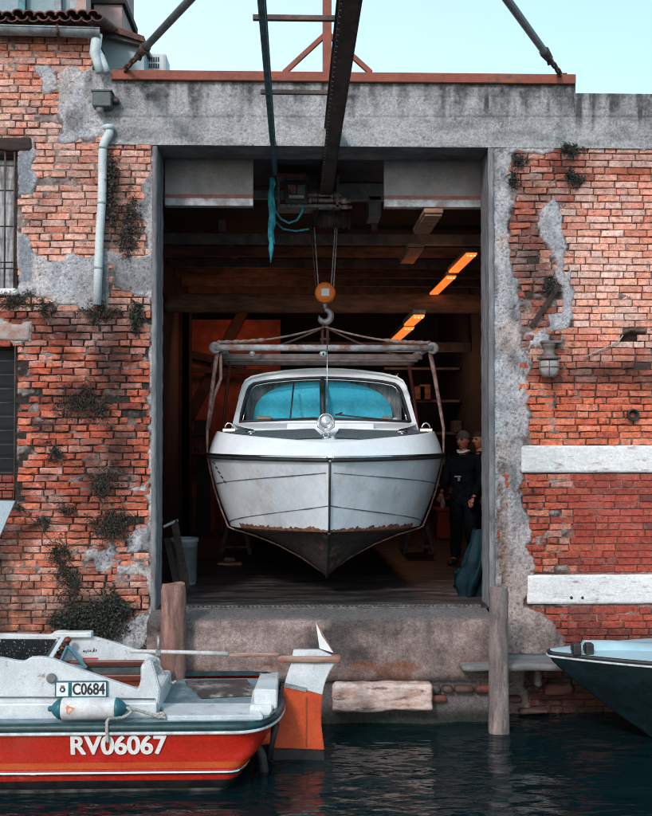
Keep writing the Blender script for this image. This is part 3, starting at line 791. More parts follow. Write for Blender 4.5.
# dark racks and clutter masses at the back right
random.seed(12)
for i in range(5):
    z = 1.5 + i * .62
    part_box('shelf', (1.7, 3.15, 9.5, 10.1, z, z + .05), DARKIN2)
for i in range(16):
    x = 1.75 + random.random() * 1.3; k = random.randrange(4); z = 1.55 + k * .62
    part_box('shelf_box', (x, x + random.uniform(.1, .25), 9.4, 9.8, z, z + random.uniform(.12, .4)), random.choice([BEAMBR, DARKIN2, REDIN, DARKIN2, BEAMBR, BUCKETM]) if i % 4 == 0 else random.choice([BEAMBR, DARKIN2]))

# door panels folded up behind the lintel
for xa, xb, lab in ((165, 253, 'faded folded door panel at the left of the opening'), (384, 481, 'faded folded door panel at the right of the opening')):
    a = at(xa, 159, .56); b = at(xb, 207, .56); zs = [at(300, y, .56).z for y in (159, 195, 199, 207)]
    p = MB(); p.box(a.x, b.x, .56, .62, zs[1], ZL + .1); pan = p.build('door_panel', PANELW, shed, lab)
    q = MB(); q.box(a.x, b.x, .548, .62, zs[2], zs[1] - .002, bev=.003); q.build('stripe', PINKSTR, pan)
    q = MB(); q.box(a.x, b.x + .004, .53, .64, zs[3], zs[2] - .002, bev=.006); q.build('bottom_rail', GREYSTEEL, pan)

# ------------------------------------------------ quay under the opening
qm = MB()
qx0, qx1 = at(147, 630, -.4).x, at(493, 630, -.4).x
zq = atz(300, 621, 1.0)
def quay_fn():
    n = 260; m = 60
    rings = []
    prof = [(-.02, ZF + .002), (-.10, ZF - .006), (-.22, ZF - .018), (-.34, ZF - .035), (-.40, ZF - .055)] + [(-.415 + .01 * math.sin(i), ZF - .055 - (i + 1) * .045) for i in range(26)]
    for (y, z) in prof:
        r = []
        for i in range(n + 1):
            x = qx0 + (qx1 - qx0) * i / n
            q = float(fbm(np.array(x * 5.), np.array(z * 7.), 71, 4)) - .5
            q2 = float(fbm(np.array(x * 22.), np.array(z * 22.), 72, 2)) - .5
            zz = z
            edge = q * .03
            low = .08 if z < .42 else 0          # undercut courses near the water
            r.append((x, y + (edge + q2 * .02 if y < -.05 else 0) + low, zz + (q * .014 if y < -.3 and z > .9 else 0)))
        rings.append(r)
    return rings
qm.loft(quay_fn())
qm.box(qx0, qx1, -.30, -.02, -1, ZF - .07)
qo = struct(qm.build('quay', M_attr('quay_concrete_face', .9, 120, .9, .40, 30)), 'stained concrete quay edge below the opening')
qv = np.array([v.co[:] for v in qo.data.vertices]); X_, Y_, Z_ = qv[:, 0], qv[:, 1], qv[:, 2]
n1_ = fbm(X_ * 2.2, Z_ * 3.2 + Y_ * 3, 81, 5); n2_ = fbm(X_ * 7, Z_ * 1.6, 82, 4); n3_ = fbm(X_ * 12, Z_ * 12 + Y_ * 12, 83, 4)
c_ = np.array([[.20, .15, .138]]) * (.65 + .7 * n3_)[:, None]
def blend_(c, col, k): k = np.clip(k, 0, 1)[:, None]; return c * (1 - k) + np.array([col]) * k
c_ = blend_(c_, (.36, .27, .25), (n1_ - .54) * 5); c_ = blend_(c_, (.075, .062, .060), (.47 - n1_) * 7); c_ = blend_(c_, (.07, .06, .058), (n2_ - .58) * 6 * .5)
c_ = blend_(c_, (.17, .075, .05), (fbm(X_ * 3, Z_ * 8, 86, 4) - .52) * 6 * (Z_ < .62)); c_ = blend_(c_, (.055, .042, .038), (.50 - Z_ + (n3_ - .5) * .3) * 5)
c_ = blend_(c_, (.13, .12, .12), (Y_ > -.37) * 1.0 * (.5 + n3_ * .6)); c_ = blend_(c_, (.03, .035, .03), (.16 - Z_) * 12)
ca_ = qo.data.color_attributes.new('Col', 'FLOAT_COLOR', 'POINT'); ca_.data.foreach_set('color', np.concatenate([c_, np.ones((len(c_), 1))], 1).astype(np.float32).ravel())
# course of rough brick and the pale stone block near the water
qb = MB(); random.seed(5)
for r in range(2):
    x = qx0
    while x < qx1 - .1:
        L = random.choice([.2, .23, .12]); z = .20 + r * .09
        if x > at(300, 690).x and random.random() < .35: x += L; continue
        qb.rough(x + .006, min(x + L, qx1) - .006, -.40, -.2, z + .006, z + .08, .04, .008, mi=random.choice([0, 0, 1, 2]), seed=random.randrange(99)); x += L
MUDB = [M('wet_red_brick', (.15, .045, .03), (.08, .03, .025), 8, .4, .6, .7, 0, .7, 50), M('wet_brown_brick', (.10, .05, .04), (.06, .035, .03), 8, .4, .6, .7, 0, .7, 50), M('wet_grey_stone', (.09, .08, .075), (.045, .042, .04), 8, .4, .6, .7, 0, .7, 50)]
struct(qb.build('quay', MUDB), 'wet brick courses at the foot of the quay')
a = at(333, 684, -.45); b = at(433, 710, -.45); sb = MB(); sb.rough(a.x, b.x, -.50, -.3, b.z, a.z, .022, .016, seed=33)
struct(sb.build('quay', M('pink_white_block', (.62, .50, .46), (.46, .28, .22), 9, .4, .62, .9, 0, 1.0, 50, (.16, .10, .08), 5, .56, .68, stretch=(1, 1, 3))), 'pale pinkish stone block just above the water')
# toothed steel threshold
th = MB(); xa, xb = at(186, 606).x, at(481, 606).x
th.box(xa, xb, -.012, .03, ZF + .002, ZF + .014, 0); th.box(xa, xb, .10, .13, ZF + .002, ZF + .02, 0)
x = xa
while x < xb:
    th.box(x, x + .022, .034, .096, ZF + .003, ZF + .024, 0); x += .045
tag(th.build('door_track', M('worn_track_steel', (.20, .19, .19), (.09, .08, .08), 10, .4, .6, .5, .4, .4, 60)), 'toothed steel door track set in the floor edge', 'door track')
# stone ledge at the right
a = at(457, 656, -.12); b = at(572, 672, -.5)
lg = MB(); zl = atz(500, 664, .6).z
lx0, lx1 = at(461, 665, -.3).x, at(574, 665, -.3).x
lg.rough(lx0 - .03, lx1, -.57, -.03, .545, .60, .09, .004, seed=44); led = lg.build('landing_step', LEDGEW)
tag(led, 'grey stone landing ledge beside the mooring pile, just above the water', 'landing step')
for xx_ in (lx0 + .12, lx1 - .4):
    lg = MB(); lg.rough(xx_, xx_ + .08, -.35, -.03, .33, .54, .04, .01, seed=41); lg.build('bracket', MUDB[2], led)
rb = MB()
random.seed(9)
for i, (px, py, w, h) in enumerate([(545, 690, .28, .10), (505, 700, .18, .06), (470, 690, .2, .12), (520, 712, .3, .05), (585, 688, .2, .12), (470, 708, .25, .08), (620, 690, .3, .15), (440, 700, .2, .1)]):
    p = at(px, py, -.12); rb.rough(p.x, p.x + w, -.14, .0, p.z - h / 2, p.z + h / 2, .03, .012, mi=(0, 1, 2, 1, 2, 1, 1, 2)[i], seed=i)
struct(rb.build('wall_footing', MUDB), 'wet brick footing below the landing ledge')
# ================================================================== OVERHEAD RUNWAY
BX, BZ, RX = .365, 5.635, -.225           # runway beam axis and underside, cable rail axis
gan = thing('hoist_gantry', 'rusty overhead runway beam with red top beam and tie bars above the boathouse opening', 'gantry', (BX, 0, 6.5))
a = at(112, 70, -.03); b = at(575, 83, -.03)
sb = MB(); zt = at(340, 73, -.03).z; zb = at(340, 82.5, -.03).z
sb.box(a.x, b.x, -.06, .30, zb, zb + .012, bev=.003); sb.box(a.x, b.x, -.06, .30, zt - .012, zt, bev=.003); sb.box(a.x, b.x, -.035, -.02, zb + .012, zt - .012)
sb.box(a.x, b.x, -.064, -.05, zb + .004, zt, bev=.002)
sill = sb.build('sill_beam', RUSTRED, gan, 'long brick-red steel beam lying on the concrete')
bm2 = MB(); y0, y1 = -6.2, 2.75
bm2.box(BX - .075, BX + .075, y0, y1, BZ, BZ + .014, bev=.003); bm2.box(BX - .075, BX + .075, y0, y1, BZ + .226, BZ + .24, bev=.003); bm2.box(BX - .006, BX + .006, y0, y1, BZ + .014, BZ + .226)
y = y0
while y < y1:      # rivets along both flanges
    bm2.lathe([(.009, -.004), (.007, -.009)], (BX - .062, y, BZ), 'Z', 6, 1); bm2.lathe([(.008, -.003), (.006, -.006)], (BX + .062, y, BZ), 'Z', 6, 0); y += .11
bm2.build('runway_beam', [DARKSTEEL, GREYSTEEL], gan, 'dark rusty steel runway beam reaching out over the canal')
rl = MB(); rl.box(RX - .022, RX + .022, y0, 1.15, BZ + .03, BZ + .075, bev=.004); rl.box(RX - .03, RX + .03, y0, 1.15, BZ + .075, BZ + .085)
rl.build('cable_rail', TEALSTEEL, gan, 'thin teal cable rail beside the runway beam')
for yy in (-4.4, -2.73, -1.01, .62):
    cb = MB(); cb.box(RX - .09, BX + .07, yy - .02, yy + .02, BZ + .245, BZ + .285, bev=.004); cb.box(RX - .018, RX + .018, yy - .015, yy + .015, BZ + .086, BZ + .245)
    cb.build('crossbar', DARKSTEEL, gan)
px_ = at(327, 40, .1)
kp = MB(); kp.box(px_.x - .045, px_.x + .045, .06, .15, zt, zt + 2.4, bev=.004); kp.build('king_post', RUSTRED, gan)
bar('brace', at(284, 73, .1), at(325, 35, .1), .05, RUSTRED, gan, .05)
bar('brace', at(371, 73, .1), at(327, 33, .1), .05, RUSTRED, gan, .05)
tp = Vector((px_.x, .1, zt + 2.35)); tr = MB(); tr.tube([tp, (BX, -5.9, BZ + .25)], .018, 8); tr.build('tie_rod', STAY, gan)
def stay(ea, q, lab):
    e = Vector(ea); q = Vector(q); d = (q - e); L = d.length; d.normalize()
    side_ = d.cross(Vector((0, 1, 0))).normalized()
    s = MB(); s.tube([e + d * .95, q], .034, 10); st = s.build('stay', STAY, gan, lab)
    c = MB(); c.tube([e + d * .74, e + d * .98], [.04, .05], 8)
    c.tube([e + d * .76 + side_ * -.07, e + d * .76 + side_ * .07], .026, 8)
    c.build('stay_socket', DARKSTEEL, st)
    ch = MB(); side = d.cross(Vector((0, 1, 0))).normalized()
    for k in range(6):
        o = e + d * (.0 + k * .125); pts = []
        w = Vector((0, 1, 0)) if k % 2 else side
        for t in range(13):
            an = 2 * PI * t / 12; pts.append(o + d * (.06 + .085 * math.cos(an)) + w * .036 * math.sin(an))
        ch.tube(pts, .015, 6, cap=False)
    ch.box(e.x - .05, e.x + .05, -.03, .08, zt, zt + .025, bev=.003)
    ch.build('chain', RUSTCHAIN, st)
tipz = BZ + .26
e1 = at(124, 67, .02); e2 = at(561, 70, .02)
stay((e1.x, .02, zt + .02), (BX - .05, -5.3, tipz), 'left tie bar ending in rusty chain links')
stay((e2.x, .02, zt + .02), (BX + .05, -5.3, tipz), 'right tie bar ending in a shackle')

# ================================================================== TROLLEY HOIST
HY = 2.2
tr_ = thing('hoist_trolley', 'electric hoist trolley under the runway beam with dark motor box and steel axles', 'hoist', (BX, HY, BZ))
def b_at(x0, y0, x1, y1, Ya, Yb, bev=.006):
    a = at(x0, y0, Ya); b = at(x1, y1, Ya); m = MB(); m.box(a.x, b.x, Ya, Yb, b.z, a.z, bev=bev); return m
mt = b_at(284, 180, 308, 203, 1.9, 2.35, .02)
for k in range(5):
    p = at(286 + k * 5, 206, 1.88); mt.box(p.x, p.x + .012, 1.90, 2.34, p.z + .02, p.z + .06)
mo = mt.build('motor_box', GREENBX, tr_)
b_at(288, 185, 296, 193, 1.885, 1.9, 0).build('rating_plate', M('orange_plate', (.75, .36, .26), (.20, .08, .06), 30), mo)
b_at(297.5, 185, 305, 194, 1.885, 1.9, 0).build('dial', GREYSTEEL, mo)
b_at(289, 195, 304, 198, 1.885, 1.9, 0).build('name_strip', PLATEW, mo)
fr = MB()
for (x0, y0, x1, y1) in ((277, 177, 308, 180.5), (277, 180, 280, 206), (277, 204, 341, 207.5), (336, 176, 339, 208)):
    a = at(x0, y0, 1.95); b = at(x1, y1, 1.95); fr.box(a.x, b.x, 1.95, 2.3, b.z, a.z, bev=.003)
fr.build('frame', GREYSTEEL, tr_)
b_at(276, 173, 306, 177, 1.9, 2.3).build('top_cover', PINKSTR, tr_)
for k, (yy, xa, xb) in enumerate(((194.5, 305, 341), (200.5, 308, 351), (207, 318, 352))):
    a = at(xa, yy, 2.0); b = at(xb, yy, 2.0); ax = MB()
    ax.tube([(a.x, 2.0, a.z), (b.x, 2.0, b.z)], .028 if k < 2 else .018, 12)
    ax.tube([(b.x - .12, 2.0, b.z), (b.x - .05, 2.0, b.z)], .042 if k < 2 else .026, 12); ax.tube([(a.x, 2.0, a.z), (a.x + .05, 2.0, a.z)], .04 if k < 2 else .024, 12)
    ax.build('axle', M('pinkish_steel_axle%d' % k, (.75, .62, .60), (.42, .32, .30), 12, rough=.4, metal=.2), tr_)
dr = MB(); a = at(313, 218, 2.15); b = at(350, 218, 2.15)
dr.tube([(a.x, 2.2, a.z), (b.x, 2.2, a.z)], .11, 20)
for k in range(6): dr.tube([(a.x + .08 + k * .07, 2.2, a.z), (a.x + .1 + k * .07, 2.2, a.z)], .125, 20)
dr.build('drum', DARKSTEEL, tr_)
for sx in (-1, 1):
    w = MB(); w.lathe([(.03, 0), (.07, 0), (.075, .012), (.06, .02), (.06, .035)], (BX + sx * .03, 2.05, BZ + .07), 'X', 16); w.box(BX + sx * .09, BX + sx * .10, 1.95, 2.4, BZ - .25, BZ + .14, bev=.003)
    w.build('wheel', DARKSTEEL, tr_)
# dark bracket and cross beam at the inner end of the runway
gb = MB(); a = at(337, 183, 2.78); b = at(386, 200, 2.78); gb.box(a.x, b.x, 2.78, 2.9, b.z, a.z, bev=.004); a = at(369, 196, 2.78); b = at(381, 216, 2.78); gb.box(a.x, b.x, 2.78, 3.3, b.z, a.z, bev=.004)
a = at(384, 197, 2.85); gb.box(a.x - .02, 3.19, 2.86, 2.96, a.z - .04, a.z + .08)
a = at(260, 197, 2.85); gb.box(-1.94, BX, 2.92, 3.0, a.z - .0, a.z + .10)
gb.build('end_bracket', M('grey_bracket', (.40, .46, .48), (.25, .29, .30), 8, rough=.6), gan)
# power cable: cyan sheath hanging off the rail and the loop to the motor
cs = MB(); top = at(271, 177, 1.12); pts = []; 
for k in range(14):
    p = at(271 + [0, .5, -.5, -1, 0, .5, 1, 0, -.5, 0, .5, 0, 0, -.5][k], 177 + k * 6.6, 1.12 + .02 * math.sin(k)); pts.append(p)
cs.tube(pts, [.018, .026, .022, .030, .022, .034, .028, .036, .027, .033, .024, .030, .014, .004], 8)
cs.tube([p + Vector((.026 + .006 * math.sin(i * 2), .02, 0)) for i, p in enumerate(pts[:11])], [.012, .02, .014, .022, .016, .024, .015, .022, .012, .016, .006], 6)
cs.tube([p + Vector((-.02 + .008 * math.sin(i * 3), -.01, 0)) for i, p in enumerate(pts[3:12])], [.006, .016, .01, .018, .011, .016, .012, .01, .004], 6)
tag(cs.build('cable_sheath', CYANTARP), 'bright cyan plastic sheath hanging from the end of the teal rail', 'cable sheath')
cl = MB(); P = [(274, 196), (275, 210), (281, 219), (289, 223), (297, 220), (302, 212), (303, 205)]
cl.tube([at(x, y, 1.6) for x, y in P], .013, 8); cl.tube([at(x, y, 1.75) for x, y in ((276, 222), (283, 229), (296, 231), (309, 229))], .012, 8)
tag(cl.build('power_cable', CYANTARP), 'looped cyan power cable running to the hoist motor', 'cable')
# wire ropes
HB = at(325, 293, HY)
ropes = [((310, 217), (316, 288)), ((313.5, 217), (318.5, 288)), ((338, 214), (333.5, 288)), ((336, 217), (331, 288))]
for (p, q) in ropes:
    r = MB(); a = at(*p, HY); b = at(*q, HY); pts = [a.lerp(b, t / 24) for t in range(25)]
    r.tube(pts, .0075, 6); 
    r.tube([pt + Vector((.006 * math.cos(i * 1.9), .006 * math.sin(i * 1.9), 0)) for i, pt in enumerate(pts)], .005, 5)
    r.build('wire_rope', GREYSTEEL if p[0] != 310 else DARKSTEEL, tr_)
# ------------------------------------------------ hook block
hk = thing('hook_block', 'round orange pulley block with grey crane hook hanging on wire ropes', 'hook', HB)
ob = MB(); ob.lathe([(.05, -.07), (.105, -.07), (.125, -.055), (.125, .055), (.105, .07), (.05, .07)], HB, 'Y', 28); ob.build('pulley_block', ORANGEB, hk)
lb_ = MB(); lb_.box(HB.x - .045, HB.x + .05, HB.y - .076, HB.y - .0705, HB.z - .045, HB.z + .045, bev=.002); lb_.build('label_plate', PLATEW, hk)
h_ = MB(); c = at(325, 316, HY)
h_.tube([HB + Vector((0, 0, -.12)), HB + Vector((0, 0, -.19))], [.03, .026], 10)
pts = []; rr = []
for k in range(17):
    an = R(95 - k * 17.5); pts.append(c + Vector((.072 * math.cos(an) , 0, .075 * math.sin(an)))); rr.append(.026 + .016 * math.sin(PI * k / 16) - (.018 if k > 14 else 0))
h_.tube(pts, rr, 10); h_.build('hook', GREYSTEEL, hk)
# ================================================================== SPREADER FRAME
SX, SZ = .325, at(325, 348, 1.2).z
FY, BY2, HW = 1.2, 3.5, 1.215
sp = thing('spreader_frame', 'rectangular tubular lifting frame with slings holding the hoisted boat', 'lifting frame', (SX, 2.3, SZ))
sh = MB(); c = at(325, 331, HY); sh.tube([c + Vector((-.03, 0, -.22)), c + Vector((-.03, 0, .05)), c + Vector((0, 0, .09)), c + Vector((.03, 0, .05)), c + Vector((.03, 0, -.22))], .02, 8)
sh.tube([c + Vector((-.06, 0, -.1)), c + Vector((.06, 0, -.1))], .018, 8); sh.build('shackle', RUSTCHAIN, sp)
TUBEM = M('pale_worn_tube', (.38, .42, .45), (.26, .25, .25), 9, .4, .62, .8, .0, .8, 60, (.24, .11, .08), 6, .47, .6, stretch=(.8, 1, 1))
TUBEB = M('brown_grey_bar', (.20, .16, .15), (.12, .09, .085), 9, .4, .62, .6, .1, .4, 60)
for y in (FY, BY2):
    t = MB(); t.tube([(SX - HW, y, SZ), (SX + HW, y, SZ)], .036, 14)
    for sx in (-1, 1): t.lathe([(.04, -.012), (.066, -.01), (.066, .014), (.04, .02)], (SX + sx * HW, y, SZ), 'Y', 18)
    t.build('cross_tube', TUBEM if y == FY else TUBEB, sp)
for y in (1.75, 2.2, 2.9):
    t = MB(); t.box(SX - HW + .05, SX + HW - .05, y - .03, y + .03, SZ - .09, SZ - .03, bev=.006); t.build('cross_bar', TUBEB, sp)
for sx in (-1, 1):
    t = MB(); t.tube([(SX + sx * (HW - .06), FY, SZ), (SX + sx * (HW - .06), BY2, SZ)], .036, 12); t.build('side_tube', TUBEM, sp)
lg_ = MB()
for k, xx in enumerate((-.8, -.02, .0)):
    p = Vector((SX + xx, FY - .02, SZ - .07)); lg_.lathe([(.02, -.02), (.035, -.01), (.035, .01), (.02, .02)], p, 'Y', 12)
lg_.build('lug', GREYSTEEL, sp)
hkp = c + Vector((0, 0, .05))
for sx in (-1, 1):
    for y in (FY, BY2):
        e = Vector((SX + sx * (HW - .03), y, SZ + .06)); w = MB(); n = 40; pts = [hkp.lerp(e, t / n) + Vector((0, 0, -.05 * math.sin(PI * t / n))) for t in range(n + 1)]
        w.tube(pts, [.012 if (t < n * .6 or y > 2) else .021 + .005 * math.sin(t * 2.1) for t in range(n + 1)], 7)
        w.tube([p + Vector((0, .008 * math.sin(i * 2), .008 * math.cos(i * 2))) for i, p in enumerate(pts)], .006, 5)
        w.build('wire_sling', M('rusty_wire_%d' % (sx + y * 10), (.34, .27, .25), (.22, .10, .07), 16, rough=.7, bmp=.5), sp)
# hull function of the hoisted boat ------------------------------------------------
BCX = .345
def bs(t): return t * t * (3 - 2 * t)
NS = 26
def hull(s):
    """s 0..1 bow->stern: rail, chine, keel points (half breadth, y, z)"""
    L = 7.6
    if s < .5:
        u = s / .5
        yr = -.12 + 1.42 * u ** 1.25
        b = 1.305 * math.sin(PI / 2 * u) ** .95
        c = 1.075 * (math.sin(PI / 2 * u)) ** 1.12
        yc = .10 + 1.35 * u ** 1.1
        zr = 2.535 + .012 * u
        zc = 1.80 - .05 * u
        yk = .10 + 1.3 * u
        zk = 1.80 - .55 * bs(min(1, u / .62)) - .02 * u if u < .62 else 1.25 - .02 * u
    else:
        u = (s - .5) / .5
        yr = 1.30 + 6.0 * u; yc = 1.45 + 5.85 * u; yk = 1.40 + 5.9 * u
        b = 1.305 + .01 * math.sin(PI * u) - .2 * u ** 2; c = 1.075 + .06 * math.sin(PI * u) - .12 * u ** 2
        zr = 2.547 - .03 * u; zc = 1.75 - .05 * u; zk = 1.24 + .12 * u
    return (b, yr, zr), (c, yc, zc), (0.0, yk, zk)
def topside(s, f, side=1, out=0.0):
    (b, yr, zr), (c, yc, zc), k = hull(s)
    bow = max(0, 1 - s / .5)
    x = b + (c - b) * f; y = yr + (yc - yr) * f; z = zr + (zc - zr) * f
    x += .03 * math.sin(PI * f) * (1 - bow) - .03 * math.sin(PI * f) * bow * (1 if s > .01 else 0)
    return Vector((BCX + side * (max(x, 0) + out), y - out * .6 * bow, z))
def bottom(s, f, side=1, out=0):
    (b, yr, zr), (c, yc, zc), (k0, yk, zk) = hull(s)
    x = c * (1 - f); y = yc + (yk - yc) * f; z = zc + (zk - zc) * (.55 * f + .45 * f ** 2.4)
    return Vector((BCX + side * x, y, z - out))
S = [0, .004, .012, .025, .045, .07, .10, .13, .16, .2, .24, .28, .32, .36, .4, .44, .48, .5, .54, .6, .68, .76, .84, .92, 1.0]
bt = thing('hoisted_boat', 'white wooden cabin cruiser seen bow-on, hanging in slings inside the boathouse opening', 'boat', (BCX, 2.5, 1.3))
# waterline fringe: antifouling reaches a little above the chine amidships
hm = MB(); F = [0, .12, .25, .4, .55, .7, .85, 1.0]
for side in (1, -1):
    hm.loft([[topside(s, f, side) for f in F] for s in S], 0)
(bx, by, bz) = hull(1)[0]
ends = [topside(1, f, 1) for f in F] + [bottom(1, f, 1) for f in (.5, 1)] + [bottom(1, .5, -1)] + [topside(1, f, -1) for f in F[::-1]]
hm.add(ends, [tuple(range(len(ends)))], 0)
hl = hm.build('hull', HULLW, bt)
bo = MB()
for side in (1, -1): bo.loft([[bottom(s, f, side) for f in (0, .2, .4, .6, .8, 1)] for s in S], 0)
bo.build('bottom', ANTIFOUL, hl, 'dark weathered hull bottom')
random.seed(4)
fr_ = MB()
for side in (1, -1):     # ragged flaking band along the chine towards the stem
    prev = None; n = 150
    for i in range(n + 1):
        s = .0 + .34 * i / n; a = topside(s, 1 - .012, side, .004)
        hgt = .012 + .055 * float(fbm(np.array(i * .32), np.array(side * 3.), 5, 3)) * (1 if s > .03 else .5)
        up = Vector((0, 0, hgt)) ; p = topside(s, 1.0, side, .006) ; lowp = bottom(s, .07, side, .004); q = p + up
        q = topside(s, max(0, 1 - hgt / .75), side, .006)
        if prev: fr_.add([prev[0], prev[1], q, p], [(0, 1, 2, 3)]); fr_.add([prev[2], prev[0], p, lowp], [(0, 1, 2, 3)])
        prev = (p, q, lowp)
fr_.build('paint_fringe', FRINGE, hl, 'ragged brown flaking paint along the waterline')
st = MB(); st.tube([topside(0, f, 1) + Vector((0, -.006, 0)) for f in (0.03, .3, .6, .9, 1)], .012, 8)
st.tube([Vector((BCX, hull(s)[2][1] - .008, hull(s)[2][2] - .008)) for s in (0, .06, .12, .2, .28, .34, .5, .75, 1)], .014, 8)
st.build('stem_band', BLACKR, hl)
SEAM = M('dark_seam', (.07, .07, .075), (.16, .15, .15), 40, rough=.7)
for side in (1, -1):
    for f0, f1 in ((.17, .42), (.62, .97)):
        m = MB(); pts = [topside(s, f0 + (f1 - f0) * min(1, s / .5) ** .9, side, .001) for s in S if s <= .54 and s > .01]; m.tube(pts, [.0055 * (.5 + .9 * random.random()) for _ in pts], 6); m.build('plank_seam', SEAM, hl)
# registration marks on the starboard bow
for k, ch in enumerate('XYK6'):
    p = topside(.38 - k * .03, .10 + k * .05, -1, .008)
# rubbing strake
rs = MB(); rc = MB()
for side in (1, -1):
    rs.tube([topside(s, -.01, side, .012) + Vector((0, 0, -.012)) for s in S], .020, 8)
    rc.tube([topside(s, -.01, side, .022) + Vector((0, 0, .016)) for s in S], .013, 8)
rs.build('rubbing_strake', BLACKR, bt); rcd = rc.build('rail_trim', CHROME, bt)
# raised bulwark, deck
def bulw(s, side, f):
    (b, yr, zr), _, _ = hull(s); bow = max(0, 1 - s / .5)
    zt_ = 2.815 - .115 * bow ** 1.3; yt = yr + .30 * bow ** .8
    b2 = max(b * .935 - .0, 0); q = Vector((BCX + side * (b + (b2 - b) * f), yr + (yt - yr) * f, zr + .02 + (zt_ - zr - .02) * f))
    q.x += side * .012 * math.sin(PI * f) * min(1, b * 2); return q
bw = MB()
for side in (1, -1): bw.loft([[bulw(s, side, f) for f in (0, .2, .5, .8, .95, 1)] + [bulw(s, side, 1) + Vector((-side * .03 if hull(s)[0][0] > .1 else 0, .03 * max(0, 1 - s / .5), .004))] for s in S], 0)
bw.build('bulwark', WHITE, bt, 'smooth white sloping foredeck edge')
dk = MB()
for side in (1, -1):
    rings = []
    for s in S:
        e = bulw(s, side, 1); c_ = Vector((BCX, e.y + .0, 0)); w = abs(e.x - BCX)
        rings.append([Vector((BCX + side * w * (1 - f), e.y + .10 * f * max(0, 1 - s / .5), e.z - .012 + .055 * (1 - (1 - f) ** 2) * min(1, w))) for f in (.02, .25, .5, .75, 1)])
    dk.loft(rings, 0)
dk.build('deck', WHITE, bt)
tg = MB()          # grey non-slip strips behind the deck edge
for side in (1, -1):
    rings = []
    for s in [x for x in S if .09 < x < .5]:
        e = bulw(s, side, 1); w = abs(e.x - BCX); rings.append([Vector((BCX + side * w * g_, e.y + .02, e.z + .003 + .05 * (1 - g_ ** 2) * min(1, w))) for g_ in (.95, .85, .7, .5, .25, .12)])
    tg.loft(rings, 0)
tg.build('non_slip_strip', TREAD, bt)
# coach roof / trunk in front of the windscreen
def cab(x, z): return Vector((BCX + x, 1.52 + (z - 2.78) * .60, z))
PROF = [(1.085, 2.76), (1.075, 2.84), (1.05, 2.96), (1.00, 3.20), (.965, 3.34), (.93, 3.41), (.86, 3.455), (.70, 3.495), (.45, 3.53), (.2, 3.55), (0, 3.555)]
WIN = [(.985, 2.925), (.965, 3.02), (.93, 3.18), (.90, 3.29), (.875, 3.34), (.83, 3.375), (.68, 3.405), (.45, 3.43), (.2, 3.445), (0, 3.45)]
def full(p): return p + [(-x, z) for x, z in p[::-1][1:]]
tk = MB()
def trunk(y, z, w): return [Vector((BCX + w * math.sin(R(a)), y + .12 * (1 - math.cos(R(a))) , z + (0 if abs(a) < 91 else 0))) for a in range(-90, 91, 10)]
rings = [trunk(.88, 2.80, .80), trunk(.90, 2.835, .80), trunk(1.0, 2.855, .90), trunk(1.3, 2.885, 1.02), trunk(1.52, 2.905, 1.06), trunk(1.68, 2.93, 1.065)]
tk.loft(rings, 0); tk.build('coachroof', WHITE, bt)
ht = MB(); a = at(287, 427, 1.15); b = at(373, 427, 1.15); ht.box(a.x, b.x, .95, 1.35, 2.80, at(325, 423.5, .95).z, bev=.018); ht.build('hatch', WHITE, bt)
# cabin body
cb_ = MB(); P0 = full(PROF)
def ring(y, k=1.0, top=None): return [Vector((BCX + x * k, y + max(0, (z - 2.78)) * .6 * max(0, 1 - (y - 1.52) / 1.5), z)) for x, z in P0]
cb_.loft([ring(1.525), ring(1.62), ring(2.2, 1.0), ring(3.2, .99), ring(4.4, .97), ring(5.6, .93)], 0)
cb_.add(ring(5.6, .93), [tuple(range(len(P0)))], 0)
cabin = cb_.build('cabin', WHITE, bt)
ff = MB()      # front frame between outer profile and windscreen
WB = [(.985, 2.925), (.7, 2.94), (.45, 2.95), (.2, 2.955), (0, 2.957)]
outer = full([(1.085, 2.76), (1.065, 2.90)] + PROF[2:]); 
W_ = full(WIN); P_ = full(PROF[1:])
op = [cab(x, z) for x, z in P_]; ip = [cab(x, z) + Vector((0, .004, 0)) for x, z in W_]
vsf = op + ip; n1 = len(op); n2 = len(ip)
# same count (19 vs 19)
ff.add(vsf, [(i, i + 1, n1 + i + 1, n1 + i) for i in range(n1 - 1)], 0, False)
bot_in = [cab(x, z) for x, z in full(WB)]; bot_out = [Vector((BCX + x, 1.50, 2.80)) for x, z in full([(1.08, 0), (.75, 0), (.5, 0), (.25, 0), (0, 0)])]
ff.add(bot_in + bot_out, [(i, i + 1, 9 + i + 1, 9 + i) for i in range(8)], 0, False)
ff.add([op[0], ip[0], bot_out[0]], [(0, 1, 2)]); ff.add([op[-1], ip[-1], bot_out[-1]], [(0, 1, 2)])
ff.build('windscreen_frame', WHITE, cabin)
br = MB(); br.loft([[v + Vector((0, -.035, .012)) for v in op[2:-2]], [v + Vector((0, -.05, -.008)) for v in op[2:-2]], [v + Vector((0, .0, -.02)) for v in op[2:-2]]], 0); br.build('roof_lip', WHITE, cabin)
gk = MB(); loopw = [cab(x, z) + Vector((0, -.008, 0)) for x, z in W_] ; lb2 = [cab(x, z) + Vector((0, -.008, 0)) for x, z in full(WB)[::-1]]
gk.tube(loopw + lb2[1:] , .017, 8); gk.build('window_gasket', BLACKR, cabin)
gk2 = MB(); gk2.tube([cab(x * .965, 2.93 + (z - 2.93) * .955) + Vector((0, -.012, 0)) for x, z in W_], .007, 6); gk2.build('window_trim', CHROME, cabin)
